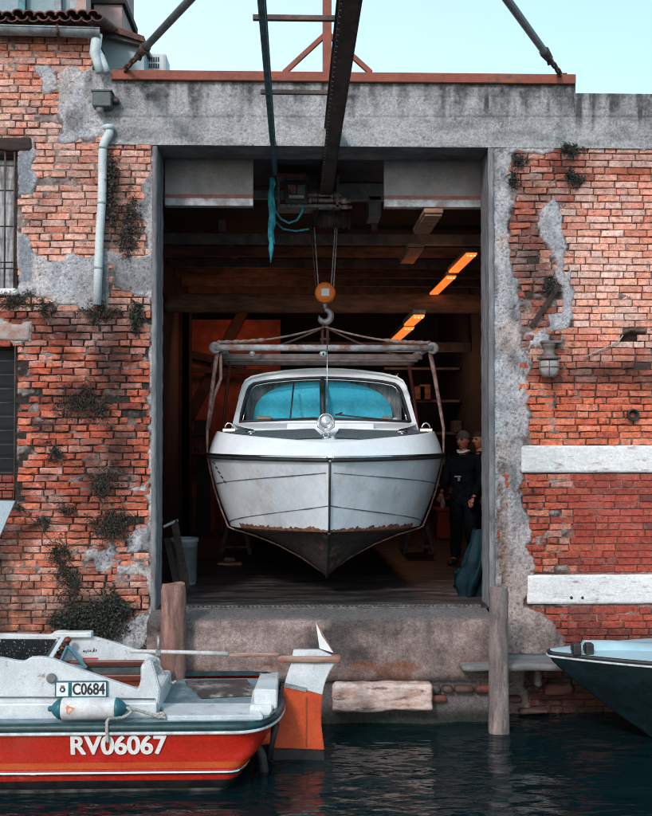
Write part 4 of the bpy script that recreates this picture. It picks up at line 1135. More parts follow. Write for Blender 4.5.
def glassmat():
    m = bpy.data.materials.new('windscreen_glass'); m.use_nodes = True; nt = m.node_tree; nt.nodes.clear()
    out = nt.nodes.new('ShaderNodeOutputMaterial'); mx = nt.nodes.new('ShaderNodeMixShader'); t = nt.nodes.new('ShaderNodeBsdfTransparent'); g = nt.nodes.new('ShaderNodeBsdfGlossy'); g.inputs['Roughness'].default_value = .03
    t.inputs[0].default_value = (.86, .93, .95, 1); f = nt.nodes.new('ShaderNodeFresnel'); f.inputs[0].default_value = 1.65
    nt.links.new(f.outputs[0], mx.inputs[0]); nt.links.new(t.outputs[0], mx.inputs[1]); nt.links.new(g.outputs[0], mx.inputs[2]); nt.links.new(mx.outputs[0], out.inputs[0]); return m
gl = MB(); gp = [cab(x, z) + Vector((0, .003, 0)) for x, z in W_]; gp2 = [cab(x, z) + Vector((0, .003, 0)) for x, z in full(WB)[::-1][1:-1]]
gl.add(gp + gp2, [tuple(range(len(gp + gp2)))]); gl.build('windscreen', glassmat(), cabin, fix=False)
# plain blue panel put behind the glass, arched in outline
bl = MB(); pts = []
yy = 1.95
for k in range(25):
    an = PI * k / 24; pts.append(Vector((BCX - .01 + .83 * (abs(math.cos(an)) ** .9) * (1 if math.cos(an) > 0 else -1), yy + .05, 2.925 + .485 * math.sin(an) ** .7)))
bl.prism(pts, (0, .02, 0)); bl.build('blue_arch_panel', BLUEPANEL, cabin, 'bright blue arched panel behind the windscreen')
li = MB(); li.box(BCX - .93, BCX + .93, 2.06, 2.10, 2.9, 3.44); li.build('cabin_lining', M('cabin_lining', (.50, .46, .44), (.18, .17, .17), 8, rough=.8, stretch=(4, 1, .6)), cabin)
inn = MB(); inn.box(BCX - .92, BCX + .92, 1.80, 2.3, 2.86, 2.925); inn.build('dashboard', DARKIN2, cabin)
mu = MB(); mu.box(BCX - .045, BCX + .02, 1.60, 2.1, 2.93, 2.95); 
pm = [cab(-.022, 2.93), cab(-.022, 3.45)]; mu.tube([p + Vector((0, -.004, 0)) for p in pm], .034, 6); mu.build('mullion', BLACKR, cabin)
wp = MB()
for (p, q) in ((cab(-.40, 2.95), cab(-.36, 3.38)), (cab(-.10, 2.97), cab(-.62, 2.95)), (cab(.12, 3.01), cab(.72, 2.945)), (cab(.12, 3.0), cab(.2, 3.03))):
    wp.tube([p + Vector((0, -.03, 0)), q + Vector((0, -.03, 0))], .010, 6)
wp.build('wiper', BLACKR, cabin)
dc = MB(); dc.rough(BCX + .66, BCX + .8, 1.80, 1.86, 2.925, 2.985, .02, .012, seed=3); dc.rough(BCX + .80, BCX + .87, 1.78, 1.84, 2.925, 2.97, .02, .01, seed=4, mi=1)
dc.rough(BCX - .8, BCX - .6, 1.80, 1.88, 2.925, 2.99, .02, .014, seed=5)
dc.build('dashboard_clutter', [M('tan_cloth', (.50, .36, .24), None), PLATEW], cabin)
# side windows along the cabin
for side in (-1, 1):
    m = MB()
    for k in range(3):
        y = 2.3 + k * 1.05
        m.add([Vector((BCX + side * (x + .004) , yy_, z)) for (x, yy_, z) in ((1.055 - .01 * k, y, 2.98), (1.055 - .012 * k, y + .85, 2.98), (.985 - .012 * k, y + .85, 3.28), (.985 - .01 * k, y + .1, 3.28))], [(0, 1, 2, 3)])
    m.build('side_window', GLASSD, cabin)
# chrome searchlight on its foot, jack staff
sl = MB(); c0 = at(326, 420, .42); zb0 = 2.75
lp = Vector((c0.x, .45, at(326, 421, .45).z))
sl.lathe([(.035, .055), (.07, .03), (.083, 0), (.083, -.03), (.076, -.045), (.07, -.03), (.045, -.012), (.01, -.004)], lp, 'Y', 24)
lampo = sl.build('searchlight', CHROME, bt, 'round chrome searchlight on the foredeck')
s2 = MB(); s2.lathe([(.066, 0), (.04, -.016), (.0, -.022)], lp + Vector((0, -.03, 0)), 'Y', 20); s2.build('lens', M('lamp_lens', (.55, .58, .6), (.8, .82, .84), 14, rough=.08, metal=.6, bmp=.02), lampo)
s3 = MB()
for sx in (-1, 1):
    s3.tube([lp + Vector((sx * .085, .0, .02)), lp + Vector((sx * .08, 0, -.06)), lp + Vector((sx * .02, 0, -.10)), Vector((lp.x + sx * .018, .45, 2.80)), Vector((lp.x + sx * .045, .45, 2.755))], .011, 8)
s3.lathe([(.06, 0), (.06, .012), (.02, .03)], (lp.x, .45, 2.742), 'Z', 16); s3.build('lamp_foot', CHROME, lampo)
jf = MB(); jf.tube([(lp.x + .01, .50, lp.z + .06), (lp.x + .015, .50, at(328, 345, .5).z)], .005, 6); jf.build('jack_staff', CHROME, bt)
for px, side in ((229, -1), (426, 1)):
    k = MB(); p = at(px, 429, 1.1); k.tube([p + Vector((.045 * math.cos(t), 0, .055 * math.sin(t) + .01)) for t in [PI * i / 10 for i in range(11)]], .010, 8); k.box(p.x - .07, p.x + .07, 1.08, 1.12, p.z - .03, p.z + .005, bev=.004); k.build('fairlead', CHROME, bt)
for px in (259, 389, 397):
    k = MB(); p = at(px, 375 if px < 300 else 376, 2.05); k.lathe([(.03, -.03), (.028, .0), (.018, .03)], p, 'Z', 12); k.build('roof_light', CHROME, cabin)
for px in (251, 402):
    cl_ = MB(); p = at(px, 433, .75); cl_.tube([p + Vector((-.06, 0, .01)), p + Vector((.06, 0, .01))], .012, 8); cl_.lathe([(.025, -.03), (.018, .012)], p, 'Z', 10)
    cl_.build('cleat', CHROME, bt)
# small dark marks by the bow
mk = MB(); random.seed(3)
for k in range(0, 9, 2):
    p = topside(.40 - k * .006, .08 + k * .032, -1, .004); w = random.uniform(.015, .03); q = topside(.40 - k * .006 - .012, .08 + k * .032 + .02, -1, .004)
    mk.tube([p, q], .008, 5)
mk.build('registration_mark', BLACKR, hl)
# slings round the hull (belong to the frame)
def sling(y, offx, s_at, mat):
    pts_l = []
    for side in (-1, 1):
        pts = [Vector((SX + side * (HW - .02), y, SZ - .05))]
        r = topside(s_at, 0, side, .02); pts += [Vector((pts[0].x + (r.x - pts[0].x) * t, y, SZ + (r.z + .3 - SZ) * t)) for t in (.3, .6, 1)]
        pts += [topside(s_at, f, side, .018) for f in (0, .25, .5, .75, 1.0)] + [bottom(s_at, f, side, .015) for f in (.03, .25, .5, .75, 1.0)]
        for p in pts: p.y = y + (p.y - y) * .15
        m = MB(); m.tube(pts, [.026, .024, .022, .018] + [.010] * (len(pts) - 4), 8)
        if side < 0 and y < 2:      # doubled strand that joins half way
            p0 = Vector((SX - HW + .06, y, SZ - .04)); m.tube([p0, p0 + Vector((.0, 0, -.3)), Vector((pts[2].x + .03, y, pts[2].z)), Vector((pts[3].x + .01, y, pts[3].z))], .018, 8)
        m.build('sling', mat, sp)
sling(FY + .06, 0, .49, SLINGM); sling(BY2, 0, .70, M('dark_red_sling', (.22, .08, .06), None, 12, rough=.85))
SUN_E, SKY_S, SKY_TINT, HAZE0, HAZE1 = 2.0, .13, (1.05, 1.0, 1.0, 1), (4.9, 5.6, 5.7, 1), (2.4, 4.4, 4.7, 1)
# ================================================================== RED WORK BOAT
rb_ = thing('workboat', 'red and white open workboat with black bottom, moored in front of the quay', 'boat', (-2.6, -1.4, 0))
CY = -1.4
LEV = [(.53, .865, -.115), (.50, .88, -.105), (.45, .875, -.12), (.40, .86, -.16), (.30, .85, -.24), (.20, .845, -.33), (.165, .84, -.36), (.105, .83, -.385), (.03, .79, -.43), (-.12, .66, -.62), (-.28, .35, -.9)]
def bplan(hb, xs, n=46):
    """closed half loop: near side from bow to stern, round the stern, far side back to bow"""
    pts = []
    def half(x):
        L = -6.4
        t = (x - xs) / (L - xs)          # 0 stern..1 bow
        w = hb * (1 - max(0, (t - .55) / .45) ** 2.2)
        d = (xs - x); r = .42 if hb > .853 else .16
        if d < r: w *= (1 - (1 - d / r) ** 2.6) ** (1 / 2.6) if d > 0 else 0
        return max(w, 0.0)
    xsq = [xs - .42 * (k / 12) ** 2 for k in range(13)] + [xs - .42 - (6.4 + xs - .42) * (k / 30) for k in range(1, 31)]
    near = [Vector((x, CY - half(x), 0)) for x in xsq[::-1]]; far = [Vector((x, CY + half(x), 0)) for x in xsq[1:]]
    return near + far
def lvl(z, hb, xs): return [Vector((p.x, p.y, z + (.25 * max(0, (-p.x - 3.6) / 2.8) ** 2 if z > .1 else 0))) for p in bplan(hb, xs)]
rings = [lvl(*a) for a in LEV]
hb_ = MB(); hb_.loft(rings, mif=lambda i, k: 0 if i < 7 else 1)
h1 = hb_.build('hull', [REDHULL, BLACKHULL], rb_, 'glossy red hull side with black bottom')
wlm = MB(); wlm.loft([lvl(.028, .792, -.448), lvl(.012, .786, -.456), lvl(-.01, .775, -.475)], 0); wlm.build('waterline_reflection', M('waterline_reflection', (.13, .12, .11), (.03, .028, .028), 9, .35, .6, rough=.8), h1)  # pale band painted on for the reflection along the waterline
cr = MB(); g = lvl(.168, .848, -.352); cr.tube(g, .016, 8); cr.build('lower_trim', CHROME, h1)
orr = MB(); g = [lvl(.20, .8485, -.326), lvl(.25, .8515, -.28)]; orr.loft(g, 0); orr.build('orange_stripe', M('orange_stripe_paint', (.50, .09, .02), (.46, .05, .015), 4, rough=.3, stretch=(1, 1, 3)), h1)
gw = MB(); prof = [(.49, .89), (.512, .905), (.54, .90), (.556, .885), (.558, .84), (.53, .80)]
gw.loft([lvl(z, w, -.115 + (w - .865)) for z, w in prof], 0); gw.build('gunwale', TEALRAIL, rb_)
gt = MB(); gt.tube(lvl(.484, .893, -.09), .014, 8); gt.build('gunwale_trim', M('white_rubbing_trim', (.62, .66, .66), (.40, .42, .42), 14, rough=.5), rb_)
# aft deck, side decks
ad = MB()
d = lvl(.505, .80, -.17); n = len(d) // 2
dd = MB(); 
# strips across the boat from near side to far side
m_ = len(d); pairs = [(d[i], d[m_ - 1 - i]) for i in range(m_ // 2)]
ringsd = [[p.lerp(q, t) + Vector((0, 0, .012 * math.sin(PI * t))) for t in (0, .25, .5, .75, 1)] for p, q in pairs]
dd.loft(ringsd, 0)
dd.build('deck', DECKBLUE, rb_)
a = atz(176, 681, .50); 
def slab(px, z0, z1, mat, name, lab=None, bev=.008, parent=None):
    """a slab whose top face corners are seen at the given photo pixels"""
    pts = [atz(x, y, z1) for x, y in px]; m = MB(); m.prism([Vector((p.x, p.y, z0)) for p in pts], (0, 0, z1 - z0)); o = m.build(name, mat, parent or rb_, lab)
    if bev:
        bm = bmesh.new(); bm.from_mesh(o.data); bmesh.ops.bevel(bm, geom=bm.edges[:], offset=bev, segments=2, affect='EDGES'); bm.to_mesh(o.data); bm.free()
    return o
slab([(157, 703), (256, 703), (263, 715), (168, 716)], .50, .545, WHITE2, 'side_deck', 'scuffed white side deck')
slab([(260, 674), (279, 672), (277, 690), (254, 689)], .50, .70, WHITE2, 'stern_box', 'small white box at the stern')
slab([(253, 689), (276, 690), (272, 706), (250, 705)], .50, .585, WHITE2, 'stern_block')
hb2 = tag(slab([(185, 680), (247, 679), (256, 693), (201, 696)], .522, .545, M('worn_dark_board', (.075, .06, .06), (.05, .04, .04), 4, rough=.45, c3=(.34, .31, .31), s3=3.2, lo3=.50, hi3=.62), 'hatch_board', 'dark worn board lying on the stern deck', .004), 'dark worn board lying on the blue-grey stern deck of the red workboat', 'board')
hb2.parent = None; hb2.matrix_parent_inverse = Matrix.Identity(4)
# superstructure: two long coamings with a swept top
def coaming(px, Yc, thick, name, lab):
    pts = [at(x, y, Yc) for x, y in px]; m = MB(); m.prism(pts, (0, thick, 0)); o = m.build(name, WHITE2, rb_, lab)
    bm = bmesh.new(); bm.from_mesh(o.data); bmesh.ops.bevel(bm, geom=[e for e in bm.edges], offset=.010, segments=2, affect='EDGES'); bm.to_mesh(o.data); bm.free(); return o
nc = coaming([(-150, 716), (-150, 657), (-60, 657), (0, 658), (14, 661), (24, 662), (29, 658), (40, 657), (52, 659), (62, 663), (80, 670), (100, 677), (120, 684), (138, 690), (146, 660), (152, 661), (160, 690), (157, 716)], -1.90, .07, 'coaming', 'near white cabin side sweeping down towards the stern')
cz = MB(); a_, b_2 = at(-150, 698, -1.915), at(155, 699, -1.915); cz.tube([a_, at(30, 697, -1.915), b_2], .006, 6); cz.build('moulding_line', LEDGEW, nc)
bd = MB(); a_ = at(0, 712, -1.93); bd.box(-4.2, at(157, 700, -1.93).x, -1.945, -1.905, .50, .63, bev=.012); bd.build('plinth', WHITE2, nc)
fc_ = coaming([(-150, 690), (-150, 634), (-60, 634), (0, 634), (50, 635), (56, 631), (66, 631), (82, 634), (105, 640), (130, 648), (150, 655), (160, 660), (160, 690)], -.98, .06, 'coaming', 'far white cabin side')
tr1 = MB()
xa = at(150, 680, -1.4).x; xb = at(166, 680, -1.4).x
tr1.box(xa, xb, -1.83, -.98, .50, .68, bev=.03); tr1.box(xa - .10, xa + .02, -1.30, -.98, .50, .80, bev=.04); tr1.box(xa - .03, xa + .06, -1.83, -1.55, .50, .735, bev=.03)
tr1.build('bulkhead', WHITE2, rb_, 'rounded white bulkhead between cockpit and stern deck')
ck = MB(); xc = at(-150, 680, -1.4).x; ck.box(xc, xa - .01, -1.82, -1.0, .508, .53); ck.build('cockpit_sole', DARKWOOD, rb_)
rd = MB(); p, q = at(84, 664, -1.0), at(147, 662, -1.0); rd.box(at(60, 664, -1.03).x, q.x, -1.05, -.985, q.z - .02, q.z + .018, bev=.006); rd.build('mahogany_trim', MAHOG, rb_)
se = MB(); se.box(at(60, 664, -1.2).x, xa - .06, -1.25, -1.05, .53, .60, bev=.01); se.box(at(60, 664, -1.2).x, xa - .06, -1.10, -1.04, .60, .66, bev=.01); se.build('bench', MAHOG, rb_)
bk = MB(); bk.box(at(60, 664, -1.03).x, xa - .02, -1.03, -.99, .60, .71); bk.build('cockpit_lining', GREENBX, rb_)
sc = MB(); sc.prism([at(x, y, -1.02) for x, y in ((-150, 638), (57, 639), (40, 663), (-150, 664))], (0, -.02, 0)); sc.build('dark_panel', SPECKLE, rb_, 'speckled black panel inside the cabin')
stt = bar('strut', at(64, 636, -1.0), at(47, 664, -1.25), .035, WHITE2, rb_, .035)
cap = MB(); p = at(56, 636, -1.0); q = at(92, 639, -1.0); cap.box(p.x, q.x, -1.03, -.92, p.z - .01, p.z + .035, bev=.008); cap.build('cap_rail', WHITE2, rb_)
bf = MB()
V = [at(68, 646, -1.12), at(86, 668, -1.12), at(60, 664, -1.12)]
for i in range(3): bf.tube([V[i], V[(i + 1) % 3]], .018, 4, smooth=False)
bf.build('hatch_frame', BLUEFR, rb_, 'blue painted triangular frame')
for k in range(4):
    pass
cg = MB(); random.seed(2)
for k in range(5): p = at(58 + k * 2.5, 656 - k * 4, -1.08); cg.rough(p.x - .03, p.x + .03, -1.12, -1.06, p.z - .025, p.z + .025, .02, .01, mi=k % 2, seed=k)
cg.build('rope_bundle', [MAHOG, DARKWOOD], rb_)
vt_ = MB(); p = at(51.5, 678, -1.912); vt_.lathe([(.040, .0), (.040, -.012), (.03, -.016), (.012, -.01)], p, 'Y', 18); vt_.build('vent', LEDGEW, nc)
# small maker's marks on the far coaming (plain strokes and the red/white line)
ms = MB(); random.seed(8)
for k in range(9):
    p = at(83 + k * 1.6, 652 + random.uniform(-.6, .8), -.987); q = p + Vector((random.uniform(-.008, .012), 0, random.uniform(.012, .03))); ms.tube([p, q], .0028, 4)
ms.build('lettering', INK, fc_)
ms = MB(); a1 = at(83, 658.5, -.986); a2 = at(98, 658.8, -.986); ms.box(a1.x, a2.x, -.988, -.984, a1.z - .006, a1.z + .006); ms.build('red_mark', M('red_mark_paint', (.55, .06, .04)), fc_)
# registration text on hull
def bold_text(body, size, org, xd, zd, mat, parent, wt, squash):
    o0 = text_mesh('lettering', body, size, org, xd, zd, mat, parent, 0, 0, .0015, squash)
    X = Vector(xd).normalized(); Z = Vector(zd).normalized(); Nn = X.cross(Z); bm = bmesh.new()
    for k, (i, j) in enumerate(((0, 0), (1, 0), (-1, 0), (0, 1), (0, -1), (.7, .7), (-.7, .7), (.7, -.7), (-.7, -.7))):
        n0 = len(bm.verts); bm.from_mesh(o0.data); bm.verts.ensure_lookup_table()
        for v in list(bm.verts)[n0:]: v.co += X * i * wt[0] + Z * j * wt[1] + Nn * k * .00025
    bm.to_mesh(o0.data); bm.free(); return o0
hx = at(118, 746, -2.27); yh = CY - .845
bold_text('RV06067', .207, (hx.x, -2.272, at(118, 746, -2.272).z), (1, -.0, 0), (0, -.14, 1), WHITEINK, h1, (.0075, .005), .97)
# plate
pt_ = thing('registration_plate', 'white plate reading C0684 with teal border and small crest on the red workboat', 'number plate', at(81, 689, -1.92))
a, b = at(55, 681, -1.92), at(107.5, 697.5, -1.92)
m = MB(); m.box(a.x, b.x, -1.924, -1.912, b.z, a.z, bev=.002); m.build('plate', TEALP, pt_)
a, b = at(56.5, 682.7, -1.926), at(106, 696, -1.926); m = MB(); m.box(a.x, b.x, -1.930, -1.924, b.z, a.z); m.build('plate_face', PLATEW, pt_)
a, b = at(68.3, 682.7, -1.931), at(71.8, 696, -1.931); m = MB(); m.box(a.x, b.x, -1.933, -1.930, b.z, a.z); m.build('stripe', TEALP, pt_)
p = at(88.6, 689.5, -1.934); bold_text('C0684', .128, (p.x, -1.934, p.z), (1, 0, 0), (0, 0, 1), INK, pt_, (.0018, .0012), .755)
p = at(62.5, 689.5, -1.934); m = MB(); m.lathe([(.02, 0), (.022, -.002)], p, 'Y', 12, 0); m.box(p.x - .012, p.x + .012, -1.938, -1.934, p.z + .015, p.z + .032, 1); m.box(p.x - .008, p.x + .008, -1.939, -1.936, p.z - .01, p.z + .008, 2)
m.build('crest', [TEALP, M('crest_brown', (.25, .12, .08)), PLATEW], pt_)
# fender
fd = thing('fender', 'grubby white cylindrical fender with teal end caps lying on the red workboat', 'fender', at(89, 708, -2.08))
c = at(89, 708.5, -2.08); x0, x1 = at(62, 708, -2.08).x, at(116, 708, -2.08).x
m = MB(); m.lathe([(.080, x0), (.085, x0 + .01), (.086, (x0 + x1) / 2), (.085, x1 - .01), (.080, x1)], (0, c.y, c.z), 'X', 28); bdy = m.build('fender_body', FENDERW, fd)
m = MB(); ps = []
for k in range(20):
    an = 2 * PI * k / 20; ps.append(.030 * (1 + .3 * math.sin(3 * an + 1) + .12 * math.sin(7 * an)))
pp = at(69.5, 709.5, -2.16); 
vv = [Vector((pp.x + ps[k] * math.cos(2 * PI * k / 20), 0, pp.z - .0 + ps[k] * math.sin(2 * PI * k / 20))) for k in range(20)]
for v in vv: v.y = c.y - math.sqrt(max(.0001, .0875 ** 2 - (v.z - c.z) ** 2))
m.add(vv, [tuple(range(20))]); m.build('stain', ORSPOT, bdy)
for s_, xx in ((-1, x0), (1, x1)):
    m = MB(); m.lathe([(.081, 0), (.086, s_ * .004), (.078, s_ * .03), (.045, s_ * .065), (.022, s_ * .082), (.022, s_ * .10), (.012, s_ * .11)], (xx, c.y, c.z), 'X', 24); m.build('end_cap', TEALP, fd)
def rope(name, pts, r, lab, mat=ROPEM):
    m = MB(); P = [Vector(p) for p in pts]; out = []
    for i in range(len(P) - 1):
        p0, p1, p2, p3 = P[max(i - 1, 0)], P[i], P[i + 1], P[min(i + 2, len(P) - 1)]
        for t in [k / 8 for k in range(8)]: out.append(.5 * ((2 * p1) + (-p0 + p2) * t + (2 * p0 - 5 * p1 + 4 * p2 - p3) * t * t + (-p0 + 3 * p1 - 3 * p2 + p3) * t ** 3))
    out.append(P[-1]); m.tube(out, r, 7)
    m.tube([p + Vector((.4 * r * math.cos(i * 1.3), .5 * r * math.sin(i), .5 * r * math.sin(i * 1.3))) for i, p in enumerate(out)], r * .8, 5)
    return tag(m.build(name, mat), lab, 'rope')
rope('rope', [at(127, 707, -2.1), at(131, 712, -2.12), at(124, 717, -2.15), at(116, 718.5, -2.2), at(108, 720, -2.28), at(107, 728, -2.31), at(108, 742, -2.30)], .012, 'pale rope tied to the fender and hanging over the red hull side')
rope('rope', [at(128, 708, -2.1), at(140, 711, -2.05), at(150, 714, -2.02), at(160, 717, -2.0), at(163, 713, -1.99), at(156, 715, -2.0), at(166, 718, -2.0)], .012, 'pale rope lying along the white side deck')
rope('rope', [at(150, 660, -1.3), at(156, 664, -1.25), at(161, 668, -1.22), at(164, 674, -1.2), at(168, 681, -1.2), at(172, 683, -1.2), at(176, 681, -1.2)], .011, 'thin rope over the white bulkhead below the tiller')
# rudder + tiller
RY = -1.42
ru = thing('rudder', 'tall orange and white rudder with long tiller at the stern of the workboat', 'rudder', at(303, 752, RY))
def blade(px, mat, name, th=.045, lab=None):
    m = MB(); m.prism([at(x, y, RY - th / 2) for x, y in px], (0, th, 0)); o = m.build(name, mat, ru, lab)
    bm = bmesh.new(); bm.from_mesh(o.data); bmesh.ops.bevel(bm, geom=bm.edges[:], offset=.006, segments=2, affect='EDGES'); bm.to_mesh(o.data); bm.free(); return o
blade([(293.5, 650), (320, 650), (334.5, 657), (335.5, 663), (330, 671), (326, 680), (323.5, 688), (322.5, 695), (284.5, 684.5), (287, 676), (291, 664)], WHITE2, 'rudder_head')
blade([(284.3, 685), (322.5, 695.5), (321.5, 710), (321.3, 725), (323, 740), (324.3, 750), (273, 748), (275.5, 735), (279, 718), (281.5, 700)], ORANGEP, 'rudder_blade', .05)
blade([(273, 748.5), (324.3, 750.5), (324.8, 790), (272, 790)], BLACKHULL, 'rudder_foot', .048)
m = MB(); p, q = at(306.5, 697, RY - .028), at(306.5, 747, RY - .028); m.box(p.x - .006, p.x + .006, RY - .03, RY - .022, q.z, p.z); m.build('seam', M('dark_orange_seam', (.30, .05, .02)), ru)
m = MB(); a = at(284, 685, RY - .03); b = at(306, 692, RY - .03); m.prism([at(x, y, RY - .035) for x, y in ((285, 683), (307, 688), (306, 692), (284, 687))], (0, .07, 0)); m.build('rudder_strap', GREYSTEEL, ru)
m = MB(); m.tube([at(130, 651, RY), at(190, 652.5, RY), at(228, 653.8, RY)], [.016, .018, .020], 10); til = m.build('tiller', M('white_tiller', (.58, .58, .58), (.42, .38, .36), 10, rough=.6, c3=(.3, .2, .16), s3=8), ru, 'long pale tiller bar')
m = MB(); m.rough(at(228, 654, RY).x, at(280, 654, RY).x, RY - .025, RY + .025, at(250, 657, RY).z, at(250, 652.5, RY).z, .03, .004); m.rough(at(278, 655, RY).x, at(341, 655, RY).x, RY - .05, RY + .05, at(310, 662.5, RY).z, at(310, 655, RY).z, .03, .006, seed=5); m.build('tiller_stock', WOODT, til)
m = MB(); m.tube([at(158.5, 653, RY), at(158.5, 636, RY)], .012, 8); m.box(at(156, 640, RY).x, at(161, 640, RY).x, RY - .02, RY + .02, at(158, 655, RY).z, at(158, 650, RY).z); m.build('tiller_pin', GREYSTEEL, til)
fl_ = thing('pennant', 'small white triangular pennant standing on the rudder head', 'pennant', at(318, 650, RY))
m = MB(); m.prism([at(x, y, RY) for x, y in ((315.5, 620), (319.5, 648.5), (334, 653), (331, 648), (322, 636))], (0, .012, 0)); m.build('cloth', PLATEW, fl_)
m = MB(); m.tube([at(315.5, 620, RY), at(324, 637, RY), at(334.5, 653, RY)], .007, 6); m.build('red_edge', WOODT, fl_)
# stern gear
og = MB(); og.tube([at(x, y, CY - .3) for x, y in ((250, 742), (258, 746), (262, 756), (264, 770), (266, 790))], [.02, .035, .04, .04, .035], 10); og.tube([at(x, y, CY - .1) for x, y in ((276, 724), (272, 740), (268, 760))], .03, 8)
og.build('drive_leg', BLACKR, rb_)
ob2 = MB(); ob2.rough(at(255, 735, CY - .3).x, at(270, 735, CY - .3).x, CY - .35, CY + .3, at(262, 744, CY - .3).z, at(262, 731, CY - .3).z, .04, .006); ob2.build('stern_bracket', ORANGEP, rb_)
hd = MB(); hd.tube([at(x, y, CY + .1) for x, y in ((279, 690), (281, 682), (285, 682), (284, 690))], .010, 7); hd.build('stern_handle', BLACKR, rb_); hd = MB(); hd.tube([at(x, y, CY - .1) for x, y in ((276, 694), (280, 705), (280, 716))], .022, 7); hd.build('stern_rail', BLACKR, rb_)

# ================================================================== RIGHT BOAT
sb_ = thing('skiff', 'pale cyan decked skiff with dark teal hull nosing in from the right', 'boat', (3.6, -.95, 0))
SCY = -.93; BXW = at(548, 656, SCY).x
SL = [(.80, .66, 0.0), (.785, .675, -.01), (.74, .665, .015), (.70, .655, .04), (.55, .60, .20), (.38, .53, .42), (.20, .46, .66), (.0, .38, .95), (-.2, .1, 1.4)]
def splan(hb, x0, z):
    pts = []
    for side in (-1, 1):
        row = []
        for k in range(31):
            t = (k / 30) ** 1.7; x = BXW + x0 + t * (3.6 - x0)
            w = hb * min(1, (1 - (1 - min(1, t * 3.6 / 2.3)) ** 2.3)) if t > 0 else 0
            w = max(w, 0) + (.05 if k else 0) * (z > .3)
            row.append(Vector((x, SCY + side * w, z + .02 * (1 - min(1, t * 2)))))
        pts.append(row)
    return pts[0][::-1] + pts[1][1:]
hm = MB(); hm.loft([splan(hb, x0, z) for z, hb, x0 in SL], 0); h2 = hm.build('hull', TEALHULL, sb_)
g = MB(); g.loft([splan(.665, .012, .80), splan(.682, -.006, .80), splan(.682, -.006, .772), splan(.668, .008, .768)], 0); g.build('gunwale', BLACKR, sb_)
g = MB(); g.tube(splan(.682, -.008, .757), .010, 8); g.build('gunwale_trim', M('pale_rub_strip', (.50, .55, .56), (.3, .33, .34), 20, rough=.5), sb_)
dk2 = MB(); s0 = splan(.655, .02, .802); m_ = len(s0); dk2.loft([[s0[i].lerp(s0[m_ - 1 - i], t) + Vector((0, 0, .035 * math.sin(PI * t) ** .8 * min(1, abs(s0[i].y - s0[m_ - 1 - i].y)))) for t in [k / 8 for k in range(9)]] for i in range(m_ // 2 + 1)], 0)
dk2.build('foredeck', CYANDECK, sb_)
rg = MB(); rg.loft([[Vector((x, SCY + y, z)) for y, z in ((-w, .825), (-w * .8, .825 + h * .9), (0, .835 + h), (w * .8, .825 + h * .9), (w, .825))] for x, w, h in ((BXW + .30, .09, .01), (BXW + .34, .10, .075), (BXW + .60, .12, .07), (BXW + .9, .2, .035), (BXW + 1.6, .34, .03), (BXW + 3, .45, .03))], 0)
rg.add([Vector((BXW + .30, SCY + y, z)) for y, z in ((-.09, .80), (-.07, .835), (0, .845), (.07, .835), (.09, .80))], [(0, 1, 2, 3, 4)])
rg.build('foredeck_ridge', CYANDECK, sb_, 'raised cyan spine of the foredeck')
ck2 = MB(); ck2.box(BXW + 1.75, BXW + 3.5, SCY - .52, SCY + .50, .83, .87, bev=.012); ck2.build('hatch_cover', CYANDECK, sb_)
for px in (575.5, 588):
    p = at(px, 652, SCY - .16); k = MB(); k.box(p.x - .035, p.x + .04, SCY - .22, SCY - .13, .81, .92, bev=.016); k.box(p.x - .045, p.x - .036, SCY - .2, SCY - .15, .85, .90, bev=.003); k.build('mooring_bitt', BLACKR, sb_)

# ================================================================== PILES
def pile(px, ytop, Y, r0, r1, lab, seed, mat=PILEW):
    p = at(px, ytop, Y); n = 24; rings = []
    for i in range(40):
        z = p.z + .012 - (p.z + 1.0) * i / 39; rr = r0 + (r1 - r0) * min(1, max(0, (p.z - z) / p.z))
        rings.append([Vector((p.x + rr * (1 + .08 * (float(fbm(np.array(math.cos(a) * 2 + 5.), np.array(math.sin(a) * 2 + z * 1.3), seed, 3)) - .5) * 2) * math.cos(a) * (.9 if i == 0 else 1), Y + rr * math.sin(a) * (.9 if i == 0 else 1), z + (.01 * math.sin(a * 2) if i < 2 else 0))) for a in [2 * PI * k / n for k in range(n)]])
    m = MB(); m.loft(rings, 0, closed=True); m.add(rings[0], [tuple(range(n))], 0); 
    return tag(m.build('mooring_pile', mat), lab, 'pile', 'mooring piles')
pile(173.5, 585, -.55, .115, .12, 'thick reddish mooring pile left of the quay behind the red workboat', 5, M('reddish_pile', (.26, .13, .10), (.12, .075, .065), 5, .4, .65, .8, 0, 1.0, 45, (.34, .20, .16), 3.5, .52, .66, stretch=(3, 3, .6)))
pile(498.5, 588, -.68, .088, .098, 'slender grey-brown mooring pile right of the quay standing in the water', 9)

# ================================================================== FITTINGS ON THE WALL
dp = thing('drainpipe', 'pale cyan drainpipe running down the brick wall with a crooked top', 'pipe', at(100, 305, -.1))
P = [(109, 126), (109.5, 133), (106, 139), (103, 146), (102.5, 160), (102, 200), (100, 230), (98.5, 265), (97, 305)]
m = MB(); m.tube([at(x, y, -.075) for x, y in P], .043, 16); m.build('pipe', PIPE, dp)
for y in (148, 203, 268):
    x = np.interp(y, [p[1] for p in P], [p[0] for p in P]); p = at(x, y, -.075); m = MB(); m.lathe([(.045, -.012), (.048, -.008), (.048, .008), (.045, .012)], p, 'Z', 16); m.box(p.x - .01, p.x + .01, -.03, .02, p.z - .008, p.z + .008); m.build('pipe_clip', GUTTER, dp)
m = MB(); m.lathe([(.05, 0), (.05, .045), (.043, .05)], at(109, 130, -.075), 'Z', 16); m.build('pipe_collar', PIPE, dp)
fb = thing('floodlight', 'dark green floodlight box fixed on the concrete above the drainpipe', 'floodlight', at(103, 100, -.1))
